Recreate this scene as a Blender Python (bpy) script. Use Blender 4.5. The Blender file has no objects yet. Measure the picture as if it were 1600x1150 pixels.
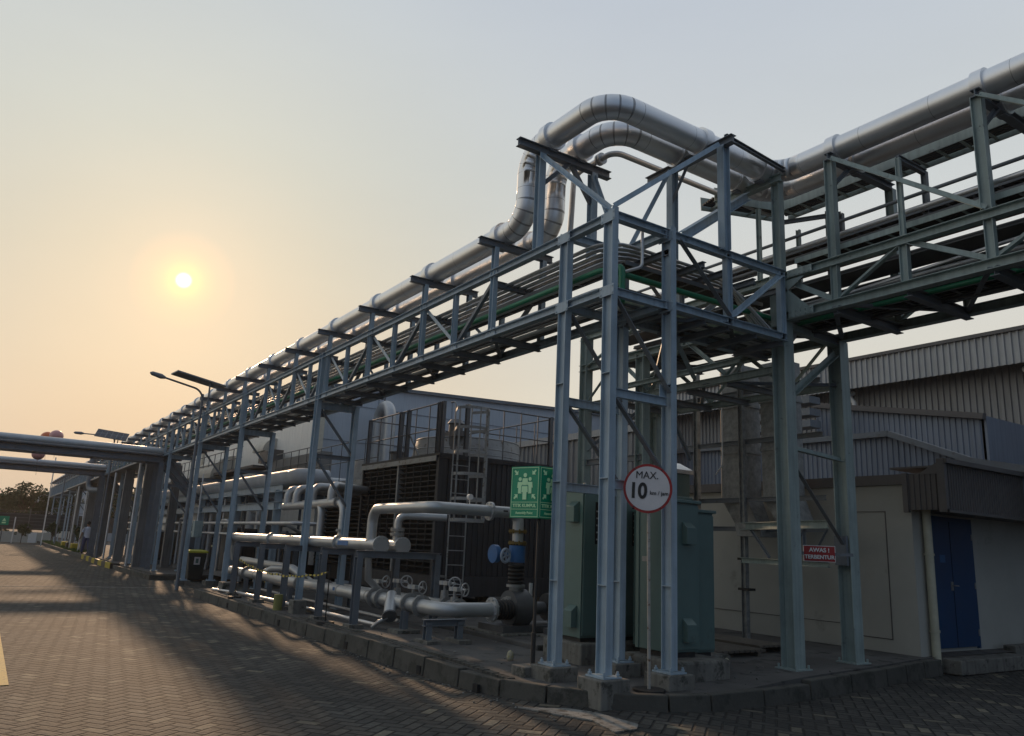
import bpy, math, random
from mathutils import Vector, Matrix
random.seed(7)
sc = bpy.context.scene
col = sc.collection
R = math.radians

# ---------------------------------------------------------------- camera
YAW, PITCH, ROLL, FPX = R(146.689), R(12.946), R(2.608), 1213.1
cam_d = bpy.data.cameras.new("camera")
cam = bpy.data.objects.new("camera", cam_d); col.objects.link(cam)
fw = Vector((math.cos(PITCH)*math.cos(YAW), math.cos(PITCH)*math.sin(YAW), math.sin(PITCH)))
rt = fw.cross(Vector((0, 0, 1))).normalized(); up = rt.cross(fw)
r2 = rt*math.cos(ROLL)+up*math.sin(ROLL); u2 = -rt*math.sin(ROLL)+up*math.cos(ROLL)
M = Matrix((r2, u2, -fw)).transposed().to_4x4(); M.translation = Vector((0, 0, 1.6))
cam.matrix_world = M
cam_d.sensor_width = 36; cam_d.lens = FPX/1600*36
cam_d.clip_start = 0.05; cam_d.clip_end = 2000
sc.camera = cam

# ---------------------------------------------------------------- world and sun
SUN_DIR = Vector((-0.9452, 0.1524, 0.2888)).normalized()
w = bpy.data.worlds.new("World"); sc.world = w; w.use_nodes = True
nt = w.node_tree; nt.nodes.clear()
def N(t, **k):
    n = nt.nodes.new(t)
    for a, b in k.items(): setattr(n, a, b)
    return n
def L(a, b): nt.links.new(a, b)
def ramp(stops, mode='LINEAR'):
    n = N('ShaderNodeValToRGB'); e = n.color_ramp.elements; n.color_ramp.interpolation = mode
    while len(e) < len(stops): e.new(0.5)
    for i, (p, c) in enumerate(stops): e[i].position = p; e[i].color = (c[0], c[1], c[2], 1)
    return n
tc = N('ShaderNodeTexCoord')
nrm = N('ShaderNodeVectorMath', operation='NORMALIZE'); L(tc.outputs['Generated'], nrm.inputs[0])
sep = N('ShaderNodeSeparateXYZ'); L(nrm.outputs[0], sep.inputs[0])
dot = N('ShaderNodeVectorMath', operation='DOT_PRODUCT'); L(nrm.outputs[0], dot.inputs[0]); dot.inputs[1].default_value = SUN_DIR
ac = N('ShaderNodeMath', operation='ARCCOSINE'); L(dot.outputs['Value'], ac.inputs[0])
ang = N('ShaderNodeMath', operation='DIVIDE'); L(ac.outputs[0], ang.inputs[0]); ang.inputs[1].default_value = math.pi
# the hazy sky: warm veil by height on the sun's side, grey-blue away from it
warm = ramp([(0.0, (.62, .43, .30)), (0.10, (.62, .46, .33)), (0.20, (.58, .495, .385)), (0.32, (.54, .52, .435)), (0.45, (.53, .56, .51)), (0.62, (.53, .58, .575)), (1.0, (.40, .46, .50))])
cool = ramp([(0.0, (.74, .66, .52)), (0.14, (.74, .69, .57)), (0.28, (.66, .65, .60)), (0.42, (.60, .63, .63)), (0.62, (.51, .56, .625)), (1.0, (.38, .44, .52))])
L(sep.outputs['Z'], warm.inputs[0]); L(sep.outputs['Z'], cool.inputs[0])
side = N('ShaderNodeMapRange', interpolation_type='SMOOTHSTEP'); L(ang.outputs[0], side.inputs['Value'])
side.inputs['From Min'].default_value = 0.01; side.inputs['From Max'].default_value = 0.20
mx = N('ShaderNodeMixRGB'); L(side.outputs[0], mx.inputs[0]); L(warm.outputs[0], mx.inputs[1]); L(cool.outputs[0], mx.inputs[2])
back = N('ShaderNodeMapRange', interpolation_type='SMOOTHSTEP'); L(ang.outputs[0], back.inputs['Value'])
back.inputs['From Min'].default_value = 0.32; back.inputs['From Max'].default_value = 0.75
mb = N('ShaderNodeMixRGB'); L(back.outputs[0], mb.inputs[0]); L(mx.outputs[0], mb.inputs[1]); mb.inputs[2].default_value = (.17, .225, .315, 1)
# aureole around the hazy sun, and its disc
aur = ramp([(0.0, (.60, .42, .04)), (0.0035, (.42, .27, .0)), (0.0075, (.30, .13, .0)), (0.013, (.16, .05, .0)), (0.020, (.045, .012, .0)), (0.035, (.012, .002, .0)), (0.06, (.0, .0, .0))], 'EASE')
L(ang.outputs[0], aur.inputs[0])
ad = N('ShaderNodeMixRGB', blend_type='ADD'); ad.inputs[0].default_value = 1; L(mb.outputs[0], ad.inputs[1]); L(aur.outputs[0], ad.inputs[2])
disc = N('ShaderNodeMapRange', interpolation_type='SMOOTHSTEP'); L(ang.outputs[0], disc.inputs['Value'])
disc.inputs['From Min'].default_value = 0.0034; disc.inputs['From Max'].default_value = 0.0018
dc = N('ShaderNodeMixRGB', blend_type='ADD'); L(disc.outputs[0], dc.inputs[0]); L(ad.outputs[0], dc.inputs[1]); dc.inputs[2].default_value = (.9, .9, .75, 1)
# faint uneven haze
nz = N('ShaderNodeTexNoise'); nz.inputs['Scale'].default_value = 1.7; nz.inputs['Detail'].default_value = 6; nz.inputs['Roughness'].default_value = .58
nm = N('ShaderNodeMapping'); nm.inputs['Scale'].default_value = (1, 1, 3.2); nm.inputs['Rotation'].default_value = (.25, .1, 0)
L(nrm.outputs[0], nm.inputs[0]); L(nm.outputs[0], nz.inputs['Vector'])
nr = N('ShaderNodeMapRange'); L(nz.outputs[0], nr.inputs['Value']); nr.inputs['To Min'].default_value = .93; nr.inputs['To Max'].default_value = 1.07
hz = N('ShaderNodeVectorMath', operation='SCALE'); L(dc.outputs[0], hz.inputs[0]); L(nr.outputs[0], hz.inputs['Scale'])
bg1 = N('ShaderNodeBackground'); L(hz.outputs[0], bg1.inputs[0]); bg1.inputs[1].default_value = 1.0
sky = N('ShaderNodeTexSky', sky_type='NISHITA'); sky.sun_disc = False
sky.sun_elevation = R(16.8); sky.sun_rotation = math.atan2(SUN_DIR.x, SUN_DIR.y); sky.dust_density = 6; sky.air_density = 1.5
bg2 = N('ShaderNodeBackground'); L(sky.outputs[0], bg2.inputs[0]); bg2.inputs[1].default_value = 0.004
add = N('ShaderNodeAddShader'); L(bg1.outputs[0], add.inputs[0]); L(bg2.outputs[0], add.inputs[1])
out = N('ShaderNodeOutputWorld'); L(add.outputs[0], out.inputs[0])

sl = bpy.data.lights.new("sun", 'SUN'); sun = bpy.data.objects.new("sun", sl); col.objects.link(sun)
sl.energy = 2.6; sl.angle = R(1.6); sl.color = (1.0, .66, .40)
sun.rotation_euler = (-SUN_DIR).to_track_quat('-Z', 'Y').to_euler()
sun.location = (-20, 0, 30)
sc.view_settings.view_transform = 'Standard'; sc.view_settings.look = 'None'
sc.view_settings.exposure = 0.0; sc.view_settings.gamma = 1.0

# ---------------------------------------------------------------- materials
def mat(name, c, rough=.6, metal=0.0, amp=.18, scale=3.0, bump=0.0, bscale=40, stain=None, streak=0.0, c2=None, stain_cut=.56, spec=.5):
    m = bpy.data.materials.new(name); m.use_nodes = True
    t = m.node_tree; b = t.nodes['Principled BSDF']
    b.inputs['Roughness'].default_value = rough; b.inputs['Metallic'].default_value = metal
    b.inputs['Specular IOR Level'].default_value = spec
    co = t.nodes.new('ShaderNodeTexCoord')
    n1 = t.nodes.new('ShaderNodeTexNoise'); n1.inputs['Scale'].default_value = scale; n1.inputs['Detail'].default_value = 6; n1.inputs['Roughness'].default_value = .65
    t.links.new(co.outputs['Object'], n1.inputs['Vector'])
    r = t.nodes.new('ShaderNodeMapRange'); t.links.new(n1.outputs[0], r.inputs[0])
    r.inputs['From Min'].default_value = .3; r.inputs['From Max'].default_value = .7
    r.inputs['To Min'].default_value = 0; r.inputs['To Max'].default_value = 1
    x = t.nodes.new('ShaderNodeMixRGB'); t.links.new(r.outputs[0], x.inputs[0])
    d = c2 if c2 else tuple(v*(1-amp) for v in c)
    e = c if c2 else tuple(v*(1+amp) for v in c)
    x.inputs[1].default_value = (*d, 1); x.inputs[2].default_value = (*e, 1)
    o = x.outputs[0]
    if streak:
        mp = t.nodes.new('ShaderNodeMapping'); mp.inputs['Scale'].default_value = (9, 9, .5)
        t.links.new(co.outputs['Object'], mp.inputs[0])
        n3 = t.nodes.new('ShaderNodeTexNoise'); n3.inputs['Scale'].default_value = 2; n3.inputs['Detail'].default_value = 4
        t.links.new(mp.outputs[0], n3.inputs['Vector'])
        q = t.nodes.new('ShaderNodeMapRange'); t.links.new(n3.outputs[0], q.inputs[0])
        q.inputs['From Min'].default_value = .4; q.inputs['From Max'].default_value = .7; q.inputs['To Min'].default_value = 1; q.inputs['To Max'].default_value = 1-streak
        y = t.nodes.new('ShaderNodeVectorMath'); y.operation = 'SCALE'; t.links.new(o, y.inputs[0]); t.links.new(q.outputs[0], y.inputs['Scale'])
        o = y.outputs[0]
    if stain:
        n2 = t.nodes.new('ShaderNodeTexNoise'); n2.inputs['Scale'].default_value = scale*2.3; n2.inputs['Detail'].default_value = 8; n2.inputs['Roughness'].default_value = .7
        t.links.new(co.outputs['Object'], n2.inputs['Vector'])
        q = t.nodes.new('ShaderNodeMapRange'); t.links.new(n2.outputs[0], q.inputs[0])
        q.inputs['From Min'].default_value = stain_cut; q.inputs['From Max'].default_value = stain_cut+.1
        y = t.nodes.new('ShaderNodeMixRGB'); t.links.new(q.outputs[0], y.inputs[0]); t.links.new(o, y.inputs[1]); y.inputs[2].default_value = (*stain, 1)
        o = y.outputs[0]
    t.links.new(o, b.inputs['Base Color'])
    rr = t.nodes.new('ShaderNodeMapRange'); t.links.new(n1.outputs[0], rr.inputs[0])
    rr.inputs['To Min'].default_value = max(0, rough-.12); rr.inputs['To Max'].default_value = min(1, rough+.12)
    t.links.new(rr.outputs[0], b.inputs['Roughness'])
    if bump:
        nb = t.nodes.new('ShaderNodeTexNoise'); nb.inputs['Scale'].default_value = bscale; nb.inputs['Detail'].default_value = 5
        t.links.new(co.outputs['Object'], nb.inputs['Vector'])
        bp = t.nodes.new('ShaderNodeBump'); bp.inputs['Strength'].default_value = bump; bp.inputs['Distance'].default_value = .01
        t.links.new(nb.outputs[0], bp.inputs['Height']); t.links.new(bp.outputs[0], b.inputs['Normal'])
    return m
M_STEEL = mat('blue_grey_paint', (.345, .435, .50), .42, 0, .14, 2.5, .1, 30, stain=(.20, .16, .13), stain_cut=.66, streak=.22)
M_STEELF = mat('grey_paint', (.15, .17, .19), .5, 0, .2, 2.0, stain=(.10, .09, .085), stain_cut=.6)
M_GREENST = mat('green_grey_paint', (.31, .38, .36), .5, 0, .16, 2.5, .1, 30, stain=(.14, .15, .14), stain_cut=.62, streak=.25)
M_CLAD = mat('aluminium_cladding', (.78, .78, .78), .42, .95, .10, 1.2, .03, 3)
M_SEAM = mat('cladding_seam', (.34, .34, .34), .5, .8, .2, 3)
M_PIPE = mat('grey_pipe_paint', (.46, .47, .47), .40, .55, .12, 2.2, .15, 6, stain=(.26, .25, .24), stain_cut=.63)
M_PIPED = mat('dark_pipe', (.12, .125, .13), .5, .2, .2, 3)
M_FLANGE = mat('flange_metal', (.30, .30, .29), .5, .4, .25, 6, .2, 50, stain=(.14, .10, .07), stain_cut=.6)
M_GREENP = mat('green_pipe', (.02, .20, .10), .4, 0, .2, 3)
M_CONDUIT = mat('galvanised_conduit', (.62, .62, .62), .4, .6, .15, 4)
M_GALV = mat('galvanised_duct', (.36, .37, .36), .55, .25, .35, 9, .1, 20, c2=(.17, .18, .18))
M_CONC = mat('weathered_concrete', (.17, .165, .145), .9, 0, .25, 3, .5, 30, stain=(.055, .055, .045), stain_cut=.52, streak=.3)
M_SLAB = mat('pavement_concrete', (.085, .083, .079), .92, 0, .3, 1.3, .4, 25, stain=(.03, .03, .029), stain_cut=.53)
M_KERB = mat('kerb_concrete', (.070, .069, .060), .92, 0, .3, 1.3, .6, 25, stain=(.038, .039, .033), stain_cut=.5)
M_KERBY = mat('yellow_kerb_paint', (.42, .32, .03), .8, 0, .2, 5)
M_BLACK = mat('black_paint', (.02, .02, .02), .6, 0, .2, 5)
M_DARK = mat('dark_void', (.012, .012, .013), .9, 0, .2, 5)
M_LOUV = mat('louvre_frp', (.030, .033, .036), .6, 0, .25, 2)
M_LOUVD = mat('louvre_inside', (.012, .012, .013), .9)
M_TOWER = mat('tower_casing', (.045, .046, .050), .6, 0, .2, 1.5, streak=.35)
M_TRIM = mat('tower_trim', (.30, .31, .31), .5, .3, .2, 3, stain=(.15, .12, .09))
M_CAB = mat('cabinet_green', (.105, .170, .158), .42, .1, .12, 1.3, stain=(.085, .125, .115), stain_cut=.6)
M_CREAM = mat('cream_wall', (.41, .405, .36), .85, 0, .10, .7, .2, 30, stain=(.31, .30, .26), stain_cut=.6)
M_FLASH = mat('flashing_brown_grey', (.115, .108, .105), .6, .2, .15, 2)
M_CORR = mat('corrugated_grey', (.23, .235, .24), .5, .3, .12, 1, streak=.2)
M_CORRL = mat('corrugated_light', (.34, .35, .355), .5, .3, .12, 1, streak=.2)
M_CORRB = mat('corrugated_blue', (.20, .235, .29), .5, .2, .12, 1, streak=.2)
M_WHITEW = mat('white_metal_wall', (.86, .83, .76), .6, 0, .07, .5, streak=.15)
M_BLUEW = mat('blue_grey_wall', (.50, .55, .60), .6, 0, .06, .5, streak=.1)
M_DOOR = mat('blue_door_paint', (.010, .050, .13), .4, 0, .12, 1.5)
M_WHITE = mat('white_paint', (.72, .72, .70), .5, 0, .06, 3)
M_SIGNW = mat('sign_face', (.62, .60, .60), .45, 0, .06, 6)
M_RED = mat('sign_red', (.32, .02, .02), .5, 0, .15, 5)
M_SGREEN = mat('sign_green', (.0, .30, .15), .4, 0, .08, 4)
M_LIME = mat('sign_lime', (.62, .95, .55), .5, 0, .05, 4)
M_YEL = mat('yellow_plastic', (.42, .40, .03), .5, 0, .1, 3)
M_BLUEP = mat('blue_valve_paint', (.03, .13, .32), .45, 0, .2, 6)
M_ROCK = mat('pale_rock', (.35, .33, .24), .9, 0, .3, 20, stain=(.40, .33, .08))
M_WOOD = mat('weathered_timber', (.12, .105, .085), .9, 0, .3, 6, .4, 40)
M_FABW = mat('cloth_white', (.55, .58, .66), .9)
M_FABB = mat('cloth_blue', (.06, .08, .18), .9)
M_SKIN = mat('skin', (.28, .15, .09), .6)
M_HAIR = mat('hair', (.015, .012, .01), .8)
M_BARK = mat('bark', (.07, .05, .035), .9, 0, .3, 8)
M_LEAF = mat('leaf', (.035, .060, .018), .7, 0, .4, 2)
M_GRASS = mat('grass_blade', (.07, .11, .02), .8, 0, .3, 4)
M_PANEL = mat('solar_cells', (.03, .035, .05), .3, .2, .1, 8)
M_ORANGE = mat('balloon_orange', (.65, .16, .05), .35)
M_PINK = mat('balloon_pink', (.62, .30, .28), .35)
M_RUBBER = mat('black_rubber', (.02, .02, .02), .6, 0, .2, 12, .4, 60)
M_LIDD = mat('bin_body', (.03, .034, .032), .5, 0, .15, 4)
M_DUST = mat('mortar_patch', (.20, .20, .185), .9, 0, .3, 4, .6, 30, stain=(.06, .058, .05), stain_cut=.5)

# ---------------------------------------------------------------- mesh helper
class MB:
    def __init__(s): s.v = []; s.f = []; s.sm = []; s.mi = []; s.cur = 0
    def _add(s, vs, fs, smooth=False):
        o = len(s.v); s.v += [tuple(p) for p in vs]
        s.f += [tuple(i+o for i in f) for f in fs]; s.sm += [smooth]*len(fs); s.mi += [s.cur]*len(fs)
        return s
    def box(s, a, b):
        x0, y0, z0 = (min(a[i], b[i]) for i in range(3)); x1, y1, z1 = (max(a[i], b[i]) for i in range(3))
        return s._add([(x0,y0,z0),(x1,y0,z0),(x1,y1,z0),(x0,y1,z0),(x0,y0,z1),(x1,y0,z1),(x1,y1,z1),(x0,y1,z1)],
                      [(0,3,2,1),(4,5,6,7),(0,1,5,4),(1,2,6,5),(2,3,7,6),(3,0,4,7)])
    def prism(s, prof, p0, p1, upv=(0,0,1)):       # profile [(u,v)] swept p0->p1; u sideways, v along upv
        p0 = Vector(p0); p1 = Vector(p1); d = (p1-p0).normalized(); u = Vector(upv)
        sd = d.cross(u)
        if sd.length < 1e-4: u = Vector((1,0,0)); sd = d.cross(u)
        sd.normalize(); u = sd.cross(d).normalized(); n = len(prof)
        vs = [p0+sd*a+u*b for a, b in prof]+[p1+sd*a+u*b for a, b in prof]
        fs = [(i, (i+1) % n, n+(i+1) % n, n+i) for i in range(n)]+[tuple(range(n))[::-1], tuple(range(n, 2*n))]
        return s._add(vs, fs)
    def hb(s, p0, p1, h=.15, wd=.08, t=.01, upv=(0,0,1)):   # I section, h along upv
        a = wd/2; b = h/2; c = t/2
        return s.prism([(-a,-b),(a,-b),(a,-b+t),(c,-b+t),(c,b-t),(a,b-t),(a,b),(-a,b),(-a,b-t),(-c,b-t),(-c,-b+t),(-a,-b+t)], p0, p1, upv)
    def ang(s, p0, p1, wd=.06, t=.008, upv=(0,0,1)):
        return s.prism([(0,0),(wd,0),(wd,t),(t,t),(t,wd),(0,wd)], p0, p1, upv)
    def ch(s, p0, p1, h=.1, wd=.05, t=.008, upv=(0,0,1)):
        b = h/2
        return s.prism([(0,-b),(wd,-b),(wd,-b+t),(t,-b+t),(t,b-t),(wd,b-t),(wd,b),(0,b)], p0, p1, upv)
    def bar(s, p0, p1, wd=.05, h=None, upv=(0,0,1)):
        h = h or wd; a = wd/2; b = h/2
        return s.prism([(-a,-b),(a,-b),(a,b),(-a,b)], p0, p1, upv)
    def cyl(s, p0, p1, r, r1=None, n=16, cap=True):
        p0 = Vector(p0); p1 = Vector(p1); d = (p1-p0).normalized(); r1 = r if r1 is None else r1
        u = d.orthogonal().normalized(); v = d.cross(u)
        vs = []
        for p, q in ((p0, r), (p1, r1)):
            for i in range(n):
                a = 2*math.pi*i/n; vs.append(p+(u*math.cos(a)+v*math.sin(a))*q)
        s._add(vs, [(i, (i+1) % n, n+(i+1) % n, n+i) for i in range(n)], True)
        if cap:
            s._add(vs[:n], [tuple(range(n))[::-1]]); s._add(vs[n:], [tuple(range(n))])
        return s
    def tube(s, pts, r, n=12, cap=True):
        pts = [Vector(p) for p in pts]; m = len(pts)
        rs = r if isinstance(r, (list, tuple)) else [r]*m
        tg = [(pts[min(i+1, m-1)]-pts[max(i-1, 0)]).normalized() for i in range(m)]
        u = tg[0].orthogonal().normalized(); vs = []
        for i in range(m):
            u = (u-tg[i]*u.dot(tg[i])).normalized(); v = tg[i].cross(u)
            for k in range(n):
                a = 2*math.pi*k/n; vs.append(pts[i]+(u*math.cos(a)+v*math.sin(a))*rs[i])
        fs = [(i*n+k, i*n+(k+1) % n, (i+1)*n+(k+1) % n, (i+1)*n+k) for i in range(m-1) for k in range(n)]
        s._add(vs, fs, True)
        if cap: s._add(vs[:n], [tuple(range(n))[::-1]]); s._add(vs[-n:], [tuple(range(n))])
        return s
    def torus(s, c, ax, Rr, r, n=20, m=6):
        c = Vector(c); ax = Vector(ax).normalized(); u = ax.orthogonal().normalized(); v = ax.cross(u); vs = []
        for i in range(n):
            a = 2*math.pi*i/n; d = u*math.cos(a)+v*math.sin(a)
            for k in range(m):
                b = 2*math.pi*k/m; vs.append(c+d*(Rr+r*math.cos(b))+ax*r*math.sin(b))
        return s._add(vs, [(i*m+k, ((i+1) % n)*m+k, ((i+1) % n)*m+(k+1) % m, i*m+(k+1) % m) for i in range(n) for k in range(m)], True)
    def poly(s, pts, d):                            # flat outline extruded by vector d
        pts = [Vector(p) for p in pts]; d = Vector(d); n = len(pts)
        return s._add(pts+[p+d for p in pts], [tuple(range(n))[::-1], tuple(range(n, 2*n))]+[(i, (i+1) % n, n+(i+1) % n, n+i) for i in range(n)])
    def ball(s, c, r, n=14, m=9, sc_=(1,1,1)):
        vs = [(c[0], c[1], c[2]-r*sc_[2])]
        for j in range(1, m):
            ph = -math.pi/2+math.pi*j/m
            for i in range(n):
                a = 2*math.pi*i/n; vs.append((c[0]+r*sc_[0]*math.cos(ph)*math.cos(a), c[1]+r*sc_[1]*math.cos(ph)*math.sin(a), c[2]+r*sc_[2]*math.sin(ph)))
        vs.append((c[0], c[1], c[2]+r*sc_[2])); t = len(vs)-1
        fs = [(0, 1+(i+1) % n, 1+i) for i in range(n)]+[(t, 1+(m-2)*n+i, 1+(m-2)*n+(i+1) % n) for i in range(n)]
        fs += [(1+j*n+i, 1+j*n+(i+1) % n, 1+(j+1)*n+(i+1) % n, 1+(j+1)*n+i) for j in range(m-2) for i in range(n)]
        return s._add(vs, fs, True)
    def build(s, name, mt, parent=None, bev=0, **tags):
        org = Vector(ORG.get(parent.name, (0,0,0))) if parent else Vector((0,0,0))
        me = bpy.data.meshes.new(name)
        me.from_pydata([Vector(p)-org for p in s.v], [], s.f); me.update()
        me.polygons.foreach_set('use_smooth', s.sm); me.polygons.foreach_set('material_index', s.mi)
        for x in (mt if isinstance(mt, (list, tuple)) else [mt]): me.materials.append(x)
        o = bpy.data.objects.new(name, me); col.objects.link(o)
        if parent: o.parent = parent; ORG[o.name] = org
        if bev:
            b = o.modifiers.new('bevel', 'BEVEL'); b.width = bev; b.segments = 2; b.limit_method = 'ANGLE'
        for k, v in tags.items(): o[k] = v
        return o
ORG = {}
def thing(name, label, cat, loc=(0,0,0), group=None):
    o = bpy.data.objects.new(name, None); col.objects.link(o); o.location = loc; ORG[o.name] = loc
    o.empty_display_size = .2
    o['label'] = label; o['category'] = cat
    if group: o['group'] = group
    return o
def copy_tree(root, shift, label, group=None):
    def rec(o, par):
        c = o.copy(); col.objects.link(c)
        if par: c.parent = par
        for ch in o.children: rec(ch, c)
        return c
    r = rec(root, None); r.location = Vector(root.location)+Vector(shift); r['label'] = label
    if group: r['group'] = group
    return r
def route(pts, rad=.3, seg=8):                      # polyline with rounded corners
    pts = [Vector(p) for p in pts]; o = [pts[0]]
    for i in range(1, len(pts)-1):
        a, b, c = pts[i-1], pts[i], pts[i+1]; d0 = (a-b).normalized(); d1 = (c-b).normalized()
        if abs(d0.dot(d1)) > .999: o.append(b); continue
        half = math.acos(max(-1, min(1, d0.dot(d1))))/2; rr = rad[i-1] if isinstance(rad, (list, tuple)) else rad
        t = min(rr/math.tan(half), (a-b).length*.49, (c-b).length*.49); rr = t*math.tan(half)
        ctr = b+(d0+d1).normalized()*(rr/math.sin(half)); s0 = (b+d0*t)-ctr; s1 = (b+d1*t)-ctr
        th = s0.angle(s1)
        for k in range(seg+1):
            f = k/seg; o.append(ctr+(s0*math.sin((1-f)*th)+s1*math.sin(f*th))/math.sin(th))
    o.append(pts[-1]); return o
def text(body, size, mt, parent, origin, xdir, zdir, name='lettering', depth=.003, bold=0.0, align='CENTER', sx=1.0):
    cu = bpy.data.curves.new(name, 'FONT'); cu.body = body; cu.size = size; cu.extrude = depth; cu.offset = bold
    cu.align_x = align; cu.align_y = 'CENTER'
    t = bpy.data.objects.new(name+'_tmp', cu); col.objects.link(t)
    dg = bpy.context.evaluated_depsgraph_get(); me = bpy.data.meshes.new_from_object(t.evaluated_get(dg))
    bpy.data.objects.remove(t)
    x = Vector(xdir).normalized(); z = Vector(zdir).normalized(); n = x.cross(z)
    org = Vector(ORG[parent.name])
    for v in me.vertices:
        v.co = Vector(origin)+x*v.co.x*sx+z*v.co.y+n*v.co.z-org
    me.materials.clear(); me.materials.append(mt); me.name = name
    o = bpy.data.objects.new(name, me); col.objects.link(o); o.parent = parent; ORG[o.name] = org
    return o

# ---------------------------------------------------------------- ground
def sst(a, b, x):
    t = max(0, min(1, (x-a)/(b-a))); return t*t*(3-2*t)
def road_z(x, y):
    return .09*math.exp(-((x+6.2)**2+(y-5.6)**2)/3.0)+.04*sst(6, 9, y)*sst(-12, -7, x)
def isl_z(x, y):
    return .21+.05*math.exp(-((x+10.5)/2.0)**2)*sst(7.5, 5.5, y)+.06*sst(6.8, 8.4, y)
def paver_mat():
    m = bpy.data.materials.new('block_paving'); m.use_nodes = True; t = m.node_tree; b = t.nodes['Principled BSDF']
    def m2(op, a, bb=None):
        n = t.nodes.new('ShaderNodeMath'); n.operation = op
        for i, q in enumerate((a, bb)):
            if q is None: continue
            if isinstance(q, (int, float)): n.inputs[i].default_value = q
            else: t.links.new(q, n.inputs[i])
        return n.outputs[0]
    co = t.nodes.new('ShaderNodeTexCoord'); mp = t.nodes.new('ShaderNodeMapping')
    wob = t.nodes.new('ShaderNodeTexNoise'); wob.inputs['Scale'].default_value = 3.0; t.links.new(co.outputs['Object'], wob.inputs['Vector'])
    wa = t.nodes.new('ShaderNodeMixRGB'); wa.blend_type = 'ADD'; wa.inputs[0].default_value = .02
    t.links.new(co.outputs['Object'], wa.inputs[1]); t.links.new(wob.outputs['Color'], wa.inputs[2])
    mp.inputs['Rotation'].default_value = (0, 0, R(52)); mp.inputs['Scale'].default_value = (8.4, 8.4, 8.4)
    t.links.new(wa.outputs[0], mp.inputs[0])
    s = t.nodes.new('ShaderNodeSeparateXYZ'); t.links.new(mp.outputs[0], s.inputs[0])
    X, Y = s.outputs['X'], s.outputs['Y']
    ix, iy = m2('FLOOR', X), m2('FLOOR', Y); fx, fy = m2('FRACT', X), m2('FRACT', Y)
    k = m2('FLOORED_MODULO', m2('SUBTRACT', ix, iy), 4.0)
    isH = m2('LESS_THAN', k, 1.5); k1 = m2('COMPARE', k, 1.0); t.nodes[-1].inputs[2].default_value = .4
    k2 = m2('COMPARE', k, 2.0); t.nodes[-1].inputs[2].default_value = .4
    notH = m2('SUBTRACT', 1.0, isH)
    u = m2('ADD', fx, k1); v = m2('ADD', fy, k2)
    Lx = m2('ADD', 1.0, isH); Ly = m2('ADD', 1.0, notH)
    e = m2('MINIMUM', m2('MINIMUM', u, m2('SUBTRACT', Lx, u)), m2('MINIMUM', v, m2('SUBTRACT', Ly, v)))
    idx, idy = m2('SUBTRACT', ix, k1), m2('SUBTRACT', iy, k2)
    cv = t.nodes.new('ShaderNodeCombineXYZ'); t.links.new(idx, cv.inputs[0]); t.links.new(idy, cv.inputs[1]); t.links.new(isH, cv.inputs[2])
    wn = t.nodes.new('ShaderNodeTexWhiteNoise'); t.links.new(cv.outputs[0], wn.inputs[0])
    j = t.nodes.new('ShaderNodeMapRange'); j.interpolation_type = 'SMOOTHSTEP'; t.links.new(e, j.inputs[0])
    j.inputs['From Min'].default_value = .03; j.inputs['From Max'].default_value = .14
    big = t.nodes.new('ShaderNodeTexNoise'); big.inputs['Scale'].default_value = .45; big.inputs['Detail'].default_value = 5; t.links.new(co.outputs['Object'], big.inputs['Vector'])
    fine = t.nodes.new('ShaderNodeTexNoise'); fine.inputs['Scale'].default_value = 22; fine.inputs['Detail'].default_value = 6; t.links.new(co.outputs['Object'], fine.inputs['Vector'])
    rp = t.nodes.new('ShaderNodeValToRGB'); t.links.new(wn.outputs[0], rp.inputs[0]); el = rp.color_ramp.elements
    el[0].color = (.026, .027, .026, 1); el[1].color = (.12, .11, .088, 1)
    e1 = el.new(.5); e1.color = (.056, .055, .048, 1); e2 = el.new(.9); e2.color = (.072, .069, .060, 1); e3 = el.new(.985); e3.color = (.19, .17, .12, 1)
    bv = t.nodes.new('ShaderNodeMapRange'); t.links.new(big.outputs[0], bv.inputs[0]); bv.inputs['From Min'].default_value = .3; bv.inputs['From Max'].default_value = .7
    bv.inputs['To Min'].default_value = .55; bv.inputs['To Max'].default_value = 1.12
    fv = t.nodes.new('ShaderNodeMapRange'); t.links.new(fine.outputs[0], fv.inputs[0]); fv.inputs['From Min'].default_value = .3; fv.inputs['From Max'].default_value = .7
    fv.inputs['To Min'].default_value = .7; fv.inputs['To Max'].default_value = 1.3
    tm = t.nodes.new('ShaderNodeMapping'); tm.inputs['Scale'].default_value = (.10, 1.5, 1); t.links.new(co.outputs['Object'], tm.inputs[0])
    tn = t.nodes.new('ShaderNodeTexNoise'); tn.inputs['Scale'].default_value = 1.1; tn.inputs['Detail'].default_value = 3; t.links.new(tm.outputs[0], tn.inputs['Vector'])
    tv = t.nodes.new('ShaderNodeMapRange'); t.links.new(tn.outputs[0], tv.inputs[0]); tv.inputs['From Min'].default_value = .35; tv.inputs['From Max'].default_value = .65; tv.inputs['To Min'].default_value = .72; tv.inputs['To Max'].default_value = 1.12
    on = t.nodes.new('ShaderNodeTexNoise'); on.inputs['Scale'].default_value = 1.9; on.inputs['Detail'].default_value = 7; on.inputs['Roughness'].default_value = .6; t.links.new(co.outputs['Object'], on.inputs['Vector'])
    ov = t.nodes.new('ShaderNodeMapRange'); t.links.new(on.outputs[0], ov.inputs[0]); ov.inputs['From Min'].default_value = .60; ov.inputs['From Max'].default_value = .68; ov.inputs['To Min'].default_value = 1; ov.inputs['To Max'].default_value = .45
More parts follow.
